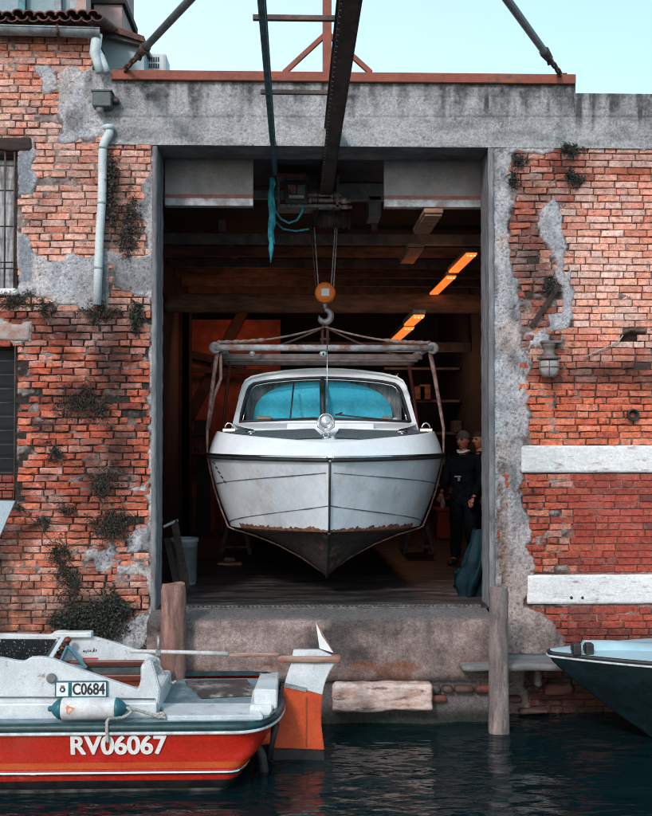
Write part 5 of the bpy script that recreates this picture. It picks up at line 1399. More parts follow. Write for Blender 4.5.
a, b = at(92, 90, -.18), at(111, 106, -.18); m = MB(); m.box(a.x, b.x, -.18, -.03, b.z, a.z, bev=.012); m.box(a.x - .01, b.x + .01, -.19, -.03, a.z - .012, a.z + .006, bev=.003); m.build('housing', GREENBX, fb)
m = MB(); p = at(100, 108, -.12); m.lathe([(.045, .03), (.04, -.01), (.035, -.035), (.02, -.05)], p, 'Z', 14); m.build('cable_gland', GREYSTEEL, fb)
m = MB(); m.box(b.x + .0, b.x + .06, -.12, -.02, b.z + .06, b.z + .11, bev=.01); m.build('mounting_arm', DARKSTEEL, fb)
wl_ = thing('wall_lamp', 'round bulkhead lamp in a grey cast cage on the right brick wall', 'lamp', at(549, 360, -.1))
p = at(549, 342, -.11)
m = MB(); m.box(at(538, 0, 0).x, at(558, 0, 0).x, -.13, .0, p.z - .01, p.z + .015, bev=.004); m.build('bracket', LAMPGREY, wl_)
m = MB(); c = at(549, 352, -.11); m.lathe([(.06, .085), (.06, .05), (.052, .04), (.052, -.02), (.075, -.04), (.115, -.05), (.118, -.07), (.10, -.078)], c, 'Z', 24); m.build('lamp_body', LAMPGREY, wl_)
m = MB(); c2 = at(549, 361, -.11); m.lathe([(.098, 0), (.100, -.03), (.098, -.09), (.085, -.13), (.05, -.155), (.01, -.162)], c2, 'Z', 24); m.build('lamp_glass', FROST, wl_)
m = MB()
for k in range(6):
    an = 2 * PI * k / 6 + .3; m.tube([c2 + Vector((r_ * math.cos(an), r_ * math.sin(an), z)) for r_, z in ((.106, 0), (.108, -.04), (.105, -.09), (.09, -.135), (.05, -.163), (0, -.17))], .005, 5)
m.tube([c2 + Vector((.107 * math.cos(2 * PI * k / 24), .107 * math.sin(2 * PI * k / 24), -.06)) for k in range(25)], .005, 5); m.build('cage', LAMPGREY, wl_)
m = MB(); a = at(541, 415, -.0); p = at(632.5, 415, -.02); m.lathe([(.055, .03), (.062, -.03), (.055, -.04), (.045, -.03), (.04, .02)], p, 'Y', 20); tag(m.build('drain_outlet', BLACKR), 'short black pipe stub poking out of the right brick wall above the white band', 'pipe')
m = MB(); a = at(560, 284, -.03); b = at(531, 327, -.03); Mx = None
st_ = bar('iron_strap', a, b, .05, M('black_rust_iron', (.035, .024, .022), (.07, .04, .032), 18, rough=.9, bmp=.9), shed, .03); st_.parent = None; st_.matrix_parent_inverse = Matrix.Identity(4); tag(st_, 'dark diagonal iron strap on the right brick wall above the lamp', 'strap')
ww = MB(); ww.tube([at(x, y, -.03) for x, y in ((623, 335), (619, 341), (612, 345), (600, 350), (585, 357))], .006, 6); tag(ww.build('loose_wire', ROPEM), 'thin pale wire sagging from the broken hole in the right brick wall', 'wire')
cb2 = MB(); cb2.tube([at(x, y, -.05) for x, y in ((554, 392), (556, 397), (554, 402), (556, 408))], .012, 6); tag(cb2.build('iron_hook', DARKSTEEL), 'small dark iron hook below the wall lamp', 'hook')
# pale board at the left edge
m = MB(); m.prism([at(x, y, -.35) for x, y in ((-30, 500), (15, 501), (-2, 540), (-45, 540))], (0, .04, 0)); tag(m.build('leaning_panel', M('pale_blue_panel', (.42, .50, .54), (.34, .42, .46), 6, rough=.5)), 'pale blue-grey panel sticking in at the left edge below the barred window', 'panel')
ps_ = MB(); ps_.rough(-3.7, at(-14, 520, -.35).x - .0, -.36, -.05, .2, at(5, 540, -.35).z, .12, .004); ps_.build('panel_support', LEDGEW, bpy.data.objects['leaning_panel'])

# ================================================================== NEIGHBOUR ROOF, top left
nb = thing('neighbouring_building', 'pale blue-grey building with chimney behind the tiled eave at top left', 'building', (-3.0, 2.0, 6))
YB = 1.5
def npanel(px, Y0, Y1, mat, name, lab=None):
    m = MB(); m.prism([at(x, y, Y0) for x, y in px], (0, Y1 - Y0, 0)); return m.build(name, mat, nb, lab)
npanel([(-120, 72), (-120, -60), (78, -60), (78, 72)], 2.2, 5, BLUEWALL, 'wall')
for x in (18, 54, 70): npanel([(x, 20), (x, -60), (x + 7, -60), (x + 7, 20)], 2.1, 2.2, GUTTER if x != 18 else TEALSTEEL, 'pilaster')
npanel([(76, 30), (76, -20), (86, -20), (86, 30)], 2.0, 2.3, PINKWALL, 'quoin')
npanel([(94, 30), (94, -70), (122, -70), (122, 30)], 3.0, 4.0, PINKWALL, 'chimney'); npanel([(91, 3), (91, -4), (125, -4), (125, 3)], 2.95, 4.05, DARKWOOD, 'chimney_cap')
m = MB(); m.prism([at(x, y, .7) for x, y in ((98, 78), (98, 33), (144, 44), (144, 78))], (0, 1.4, 0)); m.build('side_wall', M('pale_blue_render', (.42, .52, .55), (.34, .44, .48), 4, rough=.9), nb)
m = MB(); m.prism([at(x, y, .6) for x, y in ((96, 30), (97, 34), (146, 46), (146, 42), (100, 27))], (0, 1.6, 0)); m.build('verge', LEDGEW, nb)
m = MB(); m.prism([at(x, y, .55) for x, y in ((96, 22), (98, 27), (145, 42), (144, 36), (118, 27))], (0, 1.6, 0)); m.build('verge_tiles', TILE, nb)
ev = thing('tiled_eave', 'row of dark terracotta roof tiles with grey gutter along the top left wall', 'roof eave', at(40, 30, -.1))
random.seed(10)
for k in range(17):
    px = -78 + k * 10.7; p = at(px, 17, -.16); t = MB(); q = p + Vector((0, .9, .22))
    for y_, sgn, rr in ((0, 1, .062), (0, -1, .062)):
        rings = []
        off = Vector((.053 if sgn < 0 else 0, 0, -.02 if sgn < 0 else .02 + random.uniform(-.012, .012)))
        for w in (0, 1):
            c_ = (p if w == 0 else q) + off + Vector((0, -.05 * (sgn < 0) - random.uniform(0, .03), 0)); 
            rings.append([c_ + Vector((-rr * math.cos(PI * j / 8) , 0, sgn * rr * .8 * math.sin(PI * j / 8))) for j in range(9)] + [c_ + Vector((rr * .78 * math.cos(PI * j / 8), 0, sgn * rr * .58 * math.sin(PI * j / 8))) for j in range(9)])
        t.loft(rings, 0, closed=True); t.add(rings[0], [tuple(range(18))], 0)
    t.build('roof_tile', TILE, ev)
m = MB(); a, b = at(-60, 29, -.14), at(100, 33, -.14); gr = []
for x_, z_ in ((at(-85, 26, -.16).x, at(-85, 25.5, -.16).z), (at(58, 29, -.16).x, at(58, 28.5, -.16).z), (at(101, 31, -.16).x, at(101, 31, -.16).z)):
    gr.append([Vector((x_, -.16 + .075 * math.cos(an), z_ + .075 * math.sin(an))) for an in [PI + PI * j / 10 for j in range(11)]] + [Vector((x_, -.16 + .068 * math.cos(an), z_ + .068 * math.sin(an))) for an in [2 * PI - PI * j / 10 for j in range(11)]])
m.loft(gr, 0, closed=True); m.add(gr[-1], [tuple(range(22))]); m.tube([Vector((gr[0][0].x, -.232, gr[0][0].z)), Vector((gr[2][0].x, -.232, gr[2][0].z))], .010, 6)
gut = m.build('gutter', GUTTER, ev, 'half-round grey gutter')
m = MB(); p = at(59, 32, -.16); m.rough(p.x - .015, p.x + .015, -.25, -.07, p.z - .05, p.z + .05, .03, .004); m.build('gutter_joint', RUSTCHAIN, gut)
m = MB(); a = at(-90, 24, 0); m.box(a.x - .3, at(92, 24, 0).x, -.05, .5, at(40, 26, 0).z - .05, at(40, 26, 0).z - .02); m.box(a.x - .3, at(92, 24, 0).x, .0, .9, ZT - .005, ZT + .02); m.build('eave_board', DARKWOOD, ev)
dsp = thing('downspout', 'short forked pale downspout below the gutter end', 'pipe', at(97, 50, -.1))
m = MB(); m.tube([at(x, y, -.13) for x, y in ((97, 35), (96, 45), (94.5, 53), (97, 62), (100, 73))], [.055, .055, .05, .042, .04], 12); m.build('pipe', PIPE, dsp)
m = MB(); m.tube([at(x, y, -.09) for x, y in ((97, 50), (101, 57), (104, 65), (107, 73))], .038, 12); m.build('pipe', PIPE, dsp)
ac = thing('air_conditioner', 'white air conditioner box on the roof behind the left chain', 'air conditioner', at(152, 70, 1.0))
m = MB(); a, b = at(139, 53, 1.0), at(166, 74, 1.0); m.box(a.x, b.x, 1.0, 1.35, b.z - .3, a.z, bev=.015); m.box(a.x + .0, b.x - .02, .99, 1.0, b.z, a.z - .02, bev=.003); m.build('casing', ACW, ac)
m = MB()
for r in range(2):
    for k in range(5): p = at(149 + k * 2.2, 57 + r * 6.5, .985); m.box(p.x, p.x + .014, .982, .992, p.z - .05, p.z)
m.build('grille', BLACKR, ac)

# ================================================================== PLANTS
def creeper(pts, n, lab, seed, size=(.010, .022), depth=.06, twigs=None, mat=LEAF):
    n = int(n * 3.0); size = (size[0] * 1.15, size[1] * 1.35)
    """pts = list of (px, py, rx, ry) clumps on the wall"""
    random.seed(seed); pts = sorted(pts, key=lambda q: q[1]); lf = MB(); tw = MB(); root = thing('creeper', lab, 'creeper', at(pts[0][0], pts[0][1], -.03))
    tot = sum(p[2] * p[3] for p in pts)
    for (cx, cy, rx, ry) in pts:
        k = max(6, int(n * rx * ry / tot))
        seeds = [(random.gauss(0, .5), random.gauss(0, .5)) for _ in range(max(3, k // 22))]
        for s_ in seeds:
            p0 = at(cx + s_[0] * rx, cy + s_[1] * ry, -.005)
            for _ in range(2):
                q = p0 + Vector((random.uniform(-.09, .09), random.uniform(-.06, -.01), random.uniform(-.12, .05))); mid = p0.lerp(q, .5) + Vector((random.uniform(-.02, .02), -.02, .02)); tw.tube([p0, mid, q], [.003, .0025, .0015], 4)
        for i in range(k):
            s_ = random.choice(seeds); x = cx + s_[0] * rx + random.gauss(0, .20) * rx; y = cy + s_[1] * ry + random.gauss(0, .22) * ry
            p = at(x, y, 0); p.y = -.008 - abs(random.gauss(0, .45)) * depth
            L = random.uniform(*size) * random.choice([.6, .8, 1, 1, 1.5]); d = Vector((random.gauss(0, 1), random.gauss(0, .6) - .2, random.gauss(0, 1))).normalized(); s = d.cross(Vector((random.gauss(0, 1), random.gauss(0, 1), random.gauss(0, 1)))).normalized() * L * random.uniform(.25, .5)
            lf.add([p, p + d * L * .5 + s, p + d * L, p + d * L * .5 - s], [(0, 1, 2, 3)])
    run = [at(p[0], p[1], -.006) for p in sorted(pts, key=lambda q: q[1])]
    if len(run) > 1: tw.tube(run, .004, 4)
    lf.build('leaves', mat, root, fix=False); tw.build('twigs', TWIG, root, fix=False)
    return root
creeper([(112, 172, 5, 22), (111, 205, 5, 24)], 330, 'wispy dry creeper hanging behind the drainpipe', 1, depth=.09, mat=DRYLEAF)
creeper([(129, 235, 10, 22), (131, 212, 7, 16)], 380, 'dusty creeper clump right of the drainpipe above the cement patch', 2, mat=DRYLEAF)
creeper([(15, 302, 16, 8), (45, 308, 10, 7)], 480, 'dark moss tuft between the two barred windows', 3, (.006, .015), .05)
creeper([(136, 318, 6, 14)], 260, 'small dark tuft beside the door jamb below the cement patch', 4)
creeper([(98, 312, 18, 8)], 320, 'dark weed tuft at the foot of the drainpipe', 5, (.006, .015))
creeper([(80, 402, 22, 16), (100, 410, 14, 8)], 650, 'grey-green creeper patch in the middle of the left brick wall', 6, (.007, .016), .04)
creeper([(56, 452, 9, 10), (104, 484, 14, 16), (118, 520, 16, 12), (68, 508, 8, 8)], 900, 'straggling creeper across the left wall at boat height', 7, (.007, .016), .045)
creeper([(108, 528, 18, 16), (58, 552, 10, 14), (70, 582, 12, 20), (44, 520, 8, 8)], 900, 'leafy dark creeper strand climbing the lower left wall', 8, (.008, .018), .06)
creeper([(92, 615, 34, 16), (62, 622, 14, 10), (118, 606, 14, 16), (100, 632, 24, 8)], 1900, 'thick dark green creeper mass at the foot of the left wall', 9, (.009, .021), .11)
creeper([(518, 162, 6, 5), (514, 180, 4, 8)], 200, 'small dark weed on the concrete corner at top right of the opening', 10, (.007, .018), .06)
creeper([(570, 150, 8, 7)], 180, 'small weed growing just below the concrete coping', 11, (.007, .018), .06)
creeper([(573, 178, 8, 7)], 200, 'second small weed on the right wall below the coping', 12, (.007, .018), .06)
creeper([(549, 286, 6, 10)], 160, 'small weed beside the diagonal iron strap', 13, (.007, .016), .05)
creeper([(20, 338 + 168, 6, 4), (148, 650, 8, 10)], 200, 'little weed tuft beside the left mooring pile', 14, (.007, .016), .05)

# ================================================================== INTERIOR LAMPS AND CLUTTER
def tube_light(x, y0, y1, z, lit, lab, w=.16):
    r = thing('ceiling_lamp', lab, 'lamp', (x, (y0 + y1) / 2, z), 'long ceiling lamps in the boathouse')
    m = MB(); m.box(x - w / 2, x + w / 2, y0, y1, z, z + .05, bev=.008); m.build('housing', DARKSTEEL if lit else BEAMBR, r)
    m = MB(); m.prism([(x - w / 2 + .012, y0 + .02, z - .005), (x + w / 2 - .012, y0 + .02, z - .005), (x + w / 2 - .012, y1 - .02, z - .005), (x - w / 2 + .012, y1 - .02, z - .005)], (0, 0, -.022)); m.build('diffuser', LAMPE if lit else BEAMBR, r)
    if lit:
        m = MB()
        for k in range(3): m.lathe([(.014, -.012), (.014, .012)], (x - .04 + k * .04, y0 + .06, z - .03), 'Z', 8)
        m.build('tube_cap', LAMPB, r)
    return r
def yz(px, py, z):
    p = atz(px, py, z); return p
for (q0, q1, z, lit, lab) in (((471, 252), (454, 271), 4.93, 1, 'lit orange ceiling lamp nearest the right jamb'), ((450, 275), (435, 293), 4.90, 1, 'lit orange ceiling lamp just above the brown girder'),
                              ((420, 314), (408, 324), 4.15, 1, 'lit orange ceiling lamp below the brown girder'), ((406, 326), (397, 340), 4.12, 1, 'lit orange ceiling lamp farthest back, just over the lifting frame'),
                              ((431, 213), (424, 232), 5.08, 0, 'unlit brown ceiling lamp close behind the right door panel'), ((416, 247), (407, 262), 5.06, 0, 'unlit brown ceiling lamp deeper inside the boathouse')):
    a = atz(*q0, z); b = atz(*q1, z); tube_light((a.x + b.x) / 2, a.y, b.y, z, lit, lab, .15 if lit else .2)
def area(loc, size, e, col, rot=(0, 0, 0)):
    L = bpy.data.lights.new('partition_fill', 'AREA'); L.energy = e; L.color = col; L.size = size; L.shape = 'DISK'; o = bpy.data.objects.new('partition_fill', L); COL.objects.link(o); o.location = loc; o.rotation_euler = rot
    return o
def glow(loc, e, r):
    L = bpy.data.lights.new('lamp_and_fill_glow', 'POINT'); L.energy = e; L.color = (1, .42, .22); L.shadow_soft_size = r; o = bpy.data.objects.new('lamp_and_fill_glow', L); COL.objects.link(o); o.location = loc
a = atz(452, 272, 4.9)
glow((a.x - .2, a.y, 4.72), 6, .2); glow((2.0, 8.3, 3.98), 15, .2); glow((-.6, 5.9, 4.9), 2.5, .3)  # two at the lit tubes; the last is added fill for the beams
area((-.9, 6.2, 4.5), .5, 11, (1, .28, .12), (R(50), 0, 0))  # added light to brighten the red partition; no lamp hangs there

bk = thing('bucket', 'tall pale grey plastic bin standing just inside the left jamb', 'bin', at(184, 579, 1.7))
p = at(184.5, 580, 1.7); p.z = ZF; m = MB(); h = at(184, 538, 1.7).z - ZF
m.lathe([(.125, 0), (.13, .02), (.15, h - .05), (.162, h - .04), (.162, h), (.15, h), (.14, .04)], p, 'Z', 28); m.build('bin_body', BUCKETM, bk)
def plank(p, q, w, d, lab, mat=DARKWOOD):
    o = bar('plank', p, q, w, mat, shed, d); o.parent = None; o.matrix_parent_inverse = Matrix.Identity(4); return tag(o, lab, 'plank', 'planks leaning inside the left jamb')
plank(at(187, 590, .75), at(174, 520, .95), .075, .04, 'dark plank leaning in front of the grey bin')
plank(at(177, 585, .8), at(167, 538, 1.0), .07, .04, 'shorter dark plank leaning beside the jamb')
plank(at(163, 527, .9), at(178, 520, .95), .03, .03, 'thin grey stick laid across the leaning planks', GREYSTEEL)
# teal tarp bundle by the right jamb
tb = MB(); rings = []
for k in range(16):
    t = k / 15; c = Vector((at(474, 560, .75).x + (.06 - .06 * t) + .03 * math.sin(t * 5), .8, at(474, 530, .75).z * (1 - t) + ZF * t))
    w = .05 + .10 * math.sin(min(1, t * 1.2) * PI * .62) - .04 * max(0, t - .8) * 3
    rings.append([c + Vector((w * (1 + .28 * math.sin(5 * a + t * 4) + .15 * math.sin(9 * a - t * 6)) * math.cos(a), w * 1.1 * (1 + .2 * math.sin(4 * a + t * 3)) * math.sin(a), .01 * math.sin(3 * a))) for a in [2 * PI * j / 40 for j in range(40)]])
tb.loft(rings, 0, closed=True); tb.add(rings[0], [tuple(range(40))])
tag(tb.build('tarp_bundle', TEALBAG), 'crumpled teal plastic sheet bundled against the right jamb', 'tarp')
sm_ = MB(); p = at(463, 581, 1.2); sm_.rough(p.x - .09, p.x + .07, 1.15, 1.35, ZF, ZF + .22, .03, .035, seed=7); tag(sm_.build('sack', TEALBAG), 'small crumpled teal sack on the floor beside the bundled sheet', 'sack')
# red crate and bottle
cr_ = thing('crate', 'dull red storage box on the floor behind the men', 'crate', at(444, 534, 7.2))
a, b = at(437, 512, 6.6), at(453, 534, 6.6); m = MB(); m.box(a.x, b.x, 6.6, 7.1, ZF, a.z, bev=.02); m.build('box_body', REDBOX, cr_); m = MB(); m.box(a.x - .02, b.x + .02, 6.58, 7.12, a.z + .002, a.z + .05, bev=.012); m.build('lid', REDBOX, cr_)
m = MB(); p = at(442.8, 511, 6.8); m.lathe([(.04, .0), (.042, .10), (.02, .14), (.016, .19)], (p.x, 6.8, a.z + .05), 'Z', 14); tag(m.build('bottle', PLATEW), 'small pale bottle standing on the red storage box', 'bottle')
def trestle(x, y, lab, w=.42, h=.42):
    r = thing('trestle', lab, 'trestle', (x, y, ZF), 'low trestles under the boat')
    for s_ in (-1, 1):
        for t_ in (-1, 1):
            bar('leg', (x + s_ * w * .5, y + t_ * .35, ZF), (x + s_ * w * .28, y + t_ * .3, ZF + h), .06, DARKSTEEL, r, .05)
        bar('rail', (x + s_ * w * .42, y - .33, ZF + .12), (x + s_ * w * .42, y + .33, ZF + .12), .04, DARKSTEEL, r, .04) 
    bar('cross_rail', (x - w * .42, y - .33, ZF + .11), (x + w * .42, y - .33, ZF + .11), .04, DARKSTEEL, r, .04)
    m = MB(); m.box(x - w * .4, x + w * .4, y - .4, y + .4, ZF + h, ZF + h + .06, bev=.01); m.build('top_bar', DARKWOOD, r)
trestle(at(416, 552, 4.9).x, 4.9, 'dark trestle on the floor right of the keel')
trestle(at(237, 552, 4.9).x, 4.9, 'dark trestle in the shadow left of the keel')
dbs = MB(); p = at(232, 566, 3.4); dbs.rough(p.x - .2, p.x + .15, 3.3, 3.5, ZF, ZF + .04, .03, .012, seed=2); dbs.rough(p.x - .1, p.x + .05, 3.32, 3.46, ZF + .04, ZF + .10, .03, .012, seed=12); tag(dbs.build('rag', BEAMBR), 'crumpled brown rag on the dark floor left of the keel', 'rag')

# ================================================================== PEOPLE
def skin_body(joints, edges, name, mat, parent, sub=2, root=0):
    me = bpy.data.meshes.new(name); me.from_pydata([Vector(j[0]) for j in joints], edges, [])
    o = bpy.data.objects.new(name, me); COL.objects.link(o)
    md = o.modifiers.new('skin', 'SKIN'); md.use_smooth_shade = True
    for i, j in enumerate(joints): me.skin_vertices[0].data[i].radius = (j[1], j[2] if len(j) > 2 else j[1])
    for i in range(len(joints)): me.skin_vertices[0].data[i].use_root = (i == root)
    sb2 = o.modifiers.new('sub', 'SUBSURF'); sb2.levels = sub; sb2.render_levels = sub
    dg = bpy.context.evaluated_depsgraph_get(); dg.update(); me2 = bpy.data.meshes.new_from_object(o.evaluated_get(dg)); bpy.data.objects.remove(o)
    me2.materials.clear(); me2.materials.append(mat); me2.name = name
    for p in me2.polygons: p.use_smooth = True
    return me2
def add_mesh(name, mes, mat, parent, extra=None):
    bm = bmesh.new()
    for me in mes: bm.from_mesh(me)
    if extra: extra(bm)
    me = bpy.data.meshes.new(name); bm.to_mesh(me); bm.free(); me.materials.clear()
    for m in (mat if isinstance(mat, list) else [mat]): me.materials.append(m)
    for p in me.polygons: p.use_smooth = True
    o = bpy.data.objects.new(name, me); COL.objects.link(o); o.parent = parent; return o
def head_mesh(c, r):
    """head with brow, nose, lips, chin and ears; faces local -Y"""
    bm = bmesh.new(); bmesh.ops.create_uvsphere(bm, u_segments=32, v_segments=24, radius=1)
    for v in bm.verts:
        x, y, z = v.co; x *= .76; y *= .92; z *= 1.16
        if z < 0: k = 1 + z * .22; x *= k; y *= (1 + z * .10)
        if y < 0:
            g = lambda x0, z0, sx, sz: math.exp(-((x - x0) / sx) ** 2 - ((z - z0) / sz) ** 2)
            y -= .40 * g(0, -.12, .11, .17) + .10 * g(0, .08, .08, .16) + .07 * g(0, .26, .4, .08)
            y += .20 * g(.28, .12, .15, .10) + .20 * g(-.28, .12, .15, .10); x *= 1 - .10 * g(0, -.45, 2, .3)
            y -= .07 * g(0, -.48, .18, .05) + .06 * g(0, -.60, .18, .05) - .05 * g(0, -.54, .2, .03) + .10 * g(0, -.86, .22, .14)
        v.co = Vector((x, y, z)) * r + Vector(c)
    for s_ in (-1, 1):
        r2 = bmesh.ops.create_uvsphere(bm, u_segments=10, v_segments=8, radius=1)
        for v in r2['verts']: v.co = Vector((v.co.x * .10 + s_ * .76, v.co.y * .16 + .06, v.co.z * .26 - .02)) * r + Vector(c)
    me = bpy.data.meshes.new('h'); bm.to_mesh(me); bm.free(); return me
def person(x, y, rot, lab, hat, build_legs=True, arm=0):
    r = thing('person', lab, 'person', (x, y, ZF)); r.rotation_euler = (0, 0, rot)
    H = Vector
    # joints: pelvis, waist, chest, neck base, neck, head base
    la = [(-.21, 0, 1.40), (-.25, -.02, 1.13), (-.23, -.20, .95)] if arm == 0 else [(-.21, 0, 1.40), (-.25, .02, 1.13), (-.25, -.06, .88)]
    ra = [(.21, 0, 1.40), (.26, .0, 1.12), (.23, -.16, .90)]
    J = [((0, 0, .93), .13, .10), ((0, 0, 1.10), .12, .09), ((0, 0, 1.30), .14, .10), ((0, .01, 1.44), .07, .06), ((0, -.005, 1.51), .05), ((0, -.01, 1.56), .055)]
    E = [(0, 1), (1, 2), (2, 3), (3, 4), (4, 5)]
    def chain(b, pts, rs):
        for p_, q_ in zip(pts, rs): J.append((p_, q_)); E.append((b, len(J) - 1)); b = len(J) - 1
        return b
    chain(2, [la[0], la[1], la[2]], (.052, .040, .026)); chain(2, [ra[0], ra[1], ra[2]], (.052, .040, .026))
    chain(0, [(-.10, 0, .86), (-.11, -.02, .48), (-.12, .0, .09), (-.13, -.12, .035)], (.085, .055, .040, .035)); chain(0, [(.10, 0, .86), (.12, -.03, .48), (.13, .03, .09), (.14, -.10, .035)], (.085, .055, .040, .035))
    meshes = [skin_body(J, E, 'b', SKIN, None), head_mesh((0, -.02, 1.635), .105)]
    for (w, e, sgn) in ((la[2], la[1], -1), (ra[2], ra[1], 1)):
        w = H(w); d = (w - H(e)).normalized(); sd = H((1, 0, 0)) ; n_ = d.cross(sd).normalized(); sd = n_.cross(d).normalized() * 1.0
        hj = [(w, .026, .020), (w + d * .045, .034, .016), (w + d * .085, .036, .014)]; he = [(0, 1), (1, 2)]
        meshes.append(skin_body(hj, he, 'p', SKIN, None, 1))
        for f in range(4):
            b0 = w + d * .08 + sd * (-.026 + f * .0175); L = (.034, .040, .038, .028)[f]
            b1 = b0 + d * L * .9 - n_ * L * .35; b2 = b1 + d * L * .4 - n_ * L * .65
            meshes.append(skin_body([(b0, .0085), (b1, .0080), (b2, .0065)], [(0, 1), (1, 2)], 'f', SKIN, None, 1))
        t0 = w + d * .03 - sgn * sd * .026; t1 = t0 + d * .03 - sgn * sd * .022 - n_ * .01; t2 = t1 + d * .028 - n_ * .012
        meshes.append(skin_body([(t0, .010), (t1, .0092), (t2, .0075)], [(0, 1), (1, 2)], 't', SKIN, None, 1))
    add_mesh('body', meshes, SKIN, r)
    # clothing follows the same joints, larger radii
    J2 = [((0, 0, .74), .15, .12), ((0, 0, .95), .178, .138), ((0, 0, 1.12), .17, .13), ((0, 0, 1.30), .185, .135), ((0, .01, 1.435), .095, .085), ((0, .0, 1.49), .075)]; E2 = [(0, 1), (1, 2), (2, 3), (3, 4), (4, 5)]
    def chain2(b, pts, rs):
        for p_, q_ in zip(pts, rs): J2.append((p_, q_)); E2.append((b, len(J2) - 1)); b = len(J2) - 1
    def cut(p, q, t): return H(p).lerp(H(q), t)
    chain2(3, [la[0], la[1], cut(la[1], la[2], .9)], (.078, .062, .045)); chain2(3, [ra[0], ra[1], cut(ra[1], ra[2], .9)], (.078, .062, .045))
    def folds(amp, sd_):
        def fn(bm):
            bm.normal_update()
            for v in bm.verts:
                c = v.co; v.co = c + v.normal * amp * (float(fbm(np.array(c.x * 9 + c.y * 6 + sd_), np.array(c.z * 16 + c.x * 7), sd_, 3)) - .5) * 2
        return fn
    add_mesh('jacket', [skin_body(J2, E2, 'j', CLOTHD, None, 3)], CLOTHD, r, folds(.020, 3))
    J3 = [((0, 0, .97), .14, .11)]; E3 = []
    for s_, pts in ((-1, [(-.10, 0, .84), (-.112, -.02, .48), (-.12, .0, .12), (-.12, .0, .07)]), (1, [(.10, 0, .84), (.122, -.03, .48), (.13, .03, .12), (.13, .03, .07)])):
        b_ = 0
        for p_, q_ in zip(pts, (.115, .085, .068, .066)): J3.append((p_, q_)); E3.append((b_, len(J3) - 1)); b_ = len(J3) - 1
    add_mesh('trousers', [skin_body(J3, E3, 't', CLOTHD, None, 3)], CLOTHD, r, folds(.016, 8))
    for s_, (ax, ay) in ((-1, (-.125, -.02)), (1, (.135, .01))):
        add_mesh('shoe', [skin_body([((ax, ay + .06, .05), .05), ((ax, ay - .06, .045), .05, .045), ((ax, ay - .17, .035), .045, .034)], [(0, 1), (1, 2)], 's', BLACKR, None, 2)], BLACKR, r)
    bm = bmesh.new(); bmesh.ops.create_uvsphere(bm, u_segments=28, v_segments=18, radius=1); cz_ = 1.635
    for v in bm.verts:
        x_, y_, z_ = v.co; v.co = Vector((x_ * .094, y_ * .112 + .004 - .02, z_ * .125 + .0 + cz_ + .018))
    cutz = cz_ + (.035 if hat else .045)
    geom = [v for v in bm.verts if v.co.z < cutz - (.09 if v.co.y > .0 else 0) - (.04 if (not hat and v.co.y > -.03) else 0)]
    bmesh.ops.delete(bm, geom=geom, context='VERTS'); me = bpy.data.meshes.new('hat'); bm.to_mesh(me); bm.free()
    add_mesh('beanie' if hat else 'hair', [me], CLOTHG if hat else M('dark_hair', (.02, .014, .01), (.05, .035, .025), 60, rough=.7), r)
    if hat:
        mb = MB()
        mb.tube([(.075 * math.cos(a_), .068 * math.sin(a_) - .012, 1.495 + .012 * math.cos(a_ * 2)) for a_ in [2 * PI * k / 20 for k in range(21)]], .016, 8)
        o = mb.build('collar', PLATEW, None); o.parent = r
        mb = MB(); mb.box(-.05, .05, -.165, -.15, 1.16, 1.18, bev=.003); mb.box(.0, .035, -.168, -.15, 1.11, 1.155, bev=.003); o = mb.build('badge', GREYSTEEL, None); o.parent = r
    mb = MB(); mb.box(-.022, .022, -.135, -.115, 1.581, 1.585); o = mb.build('mouth', M('dark_lips', (.20, .05, .04)), None); o.parent = r
    for s_ in (-1, 1):
        mb = MB(); mb.tube([(s_ * .014, -.118, 1.662), (s_ * .030, -.120, 1.667), (s_ * .046, -.108, 1.661)], .005, 6); o = mb.build('eyebrow', M('eyebrow_hair', (.03, .02, .015)), None); o.parent = r
    if hat:
        bm = bmesh.new(); bmesh.ops.create_uvsphere(bm, u_segments=24, v_segments=16, radius=1)
        for v in bm.verts: v.co = Vector((v.co.x * .087, v.co.y * .104 - .012, v.co.z * .122 + 1.635))
        bmesh.ops.delete(bm, geom=[v for v in bm.verts if v.co.y < -.045 or v.co.z < 1.575 or v.co.z > 1.70], context='VERTS'); me = bpy.data.meshes.new('hair'); bm.to_mesh(me); bm.free(); add_mesh('hair', [me], M('grey_brown_hair', (.05, .04, .035), None, 60), r)
    # eyes
    for s_ in (-1, 1):
        mb = MB(); mb.lathe([(.001, -.004), (.010, -.002), (.011, .004)], (s_ * .030, -.106, 1.648), 'Y', 10); o = mb.build('eye', INK, None); o.parent = r
    return r
pp = at(464, 566, 3.35)
person(pp.x, 3.35, R(-38), 'man in dark jacket and grey knit cap with white collar, by the right jamb', True)
pq = at(480.5, 560, 3.9)
person(pq.x, 3.9, R(-55), 'bareheaded man in dark clothes half hidden behind the right jamb', False, arm=1)

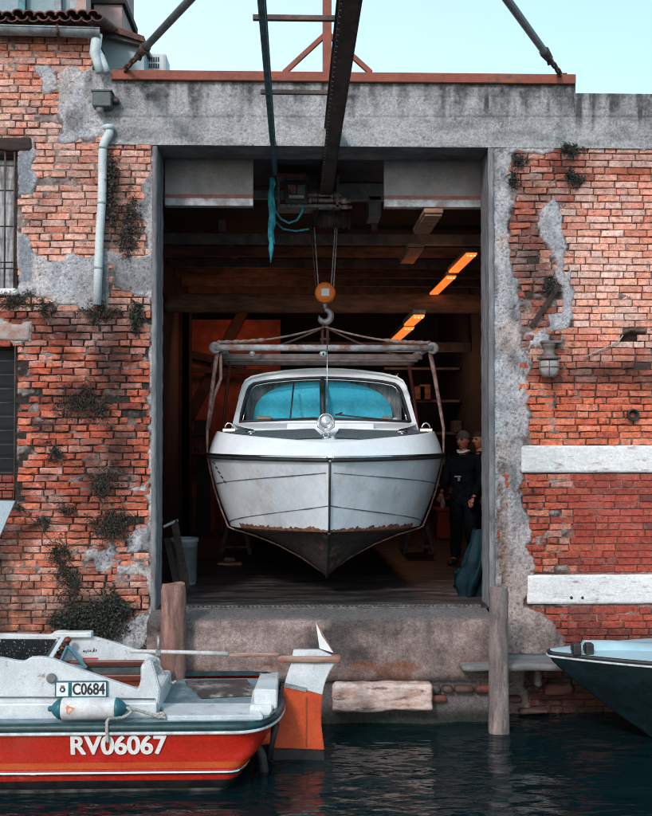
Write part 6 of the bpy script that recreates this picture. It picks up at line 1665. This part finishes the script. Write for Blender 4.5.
# ================================================================== CAMERA, LIGHT, WORLD
cam = bpy.data.cameras.new('camera'); co = bpy.data.objects.new('camera', cam); COL.objects.link(co)
cam.sensor_fit = 'VERTICAL'; cam.sensor_height = 24; cam.lens = F_PX / 816 * 24; cam.clip_end = 1000; cam.clip_start = .05
co.location = CAM; co.rotation_euler = (R(90) + PITCH, 0, -YAW); scn.camera = co
cam.dof.use_dof = False
EL, AZ = 35, 204      # sun high, behind and left of the camera, veiled
sun = bpy.data.lights.new('sun', 'SUN'); sun.energy = SUN_E; sun.angle = R(7); sun.color = (1.0, .93, .93)
so = bpy.data.objects.new('sun', sun); COL.objects.link(so)
sd = Vector((math.sin(R(AZ)) * math.cos(R(EL)), math.cos(R(AZ)) * math.cos(R(EL)), math.sin(R(EL))))
so.rotation_euler = sd.to_track_quat('Z', 'Y').to_euler()
w = bpy.data.worlds.new('World'); scn.world = w; w.use_nodes = True; nt = w.node_tree; nt.nodes.clear()
out = nt.nodes.new('ShaderNodeOutputWorld'); bg = nt.nodes.new('ShaderNodeBackground'); sky = nt.nodes.new('ShaderNodeTexSky')
sky.sky_type = 'NISHITA'; sky.sun_disc = False; sky.sun_elevation = R(EL); sky.sun_rotation = R(AZ); sky.air_density = 1.0; sky.dust_density = 1.5; sky.ozone_density = 1.2
mx = nt.nodes.new('ShaderNodeMix'); mx.data_type = 'RGBA'; mx.blend_type = 'MULTIPLY'; mx.inputs[0].default_value = 1.0; mx.inputs[7].default_value = SKY_TINT
tcw = nt.nodes.new('ShaderNodeTexCoord'); sx = nt.nodes.new('ShaderNodeSeparateXYZ'); nt.links.new(tcw.outputs['Generated'], sx.inputs[0])
ad = nt.nodes.new('ShaderNodeMath'); ad.operation = 'MULTIPLY_ADD'; nt.links.new(sx.outputs['X'], ad.inputs[0]); ad.inputs[1].default_value = .9; nt.links.new(sx.outputs['Z'], ad.inputs[2])
mr = nt.nodes.new('ShaderNodeMapRange'); nt.links.new(ad.outputs[0], mr.inputs['Value']); mr.inputs['From Min'].default_value = 0.05; mr.inputs['From Max'].default_value = .75
hz = nt.nodes.new('ShaderNodeMix'); hz.data_type = 'RGBA'; nt.links.new(mr.outputs[0], hz.inputs[0]); hz.inputs[6].default_value = HAZE0; hz.inputs[7].default_value = HAZE1     # thin bright high haze over the whole sky
sm = nt.nodes.new('ShaderNodeMix'); sm.data_type = 'RGBA'; sm.blend_type = 'ADD'; sm.inputs[0].default_value = 1.0
nt.links.new(sky.outputs[0], mx.inputs[6]); nt.links.new(mx.outputs[2], sm.inputs[6]); nt.links.new(hz.outputs[2], sm.inputs[7]); nt.links.new(sm.outputs[2], bg.inputs[0]); bg.inputs[1].default_value = SKY_S
nt.links.new(bg.outputs[0], out.inputs[0])
scn.cycles.pixel_filter_type = 'BLACKMAN_HARRIS'; scn.cycles.filter_width = 1.05
scn.view_settings.view_transform = 'Standard'; scn.view_settings.look = 'None'; scn.view_settings.exposure = 0; scn.view_settings.gamma = 1
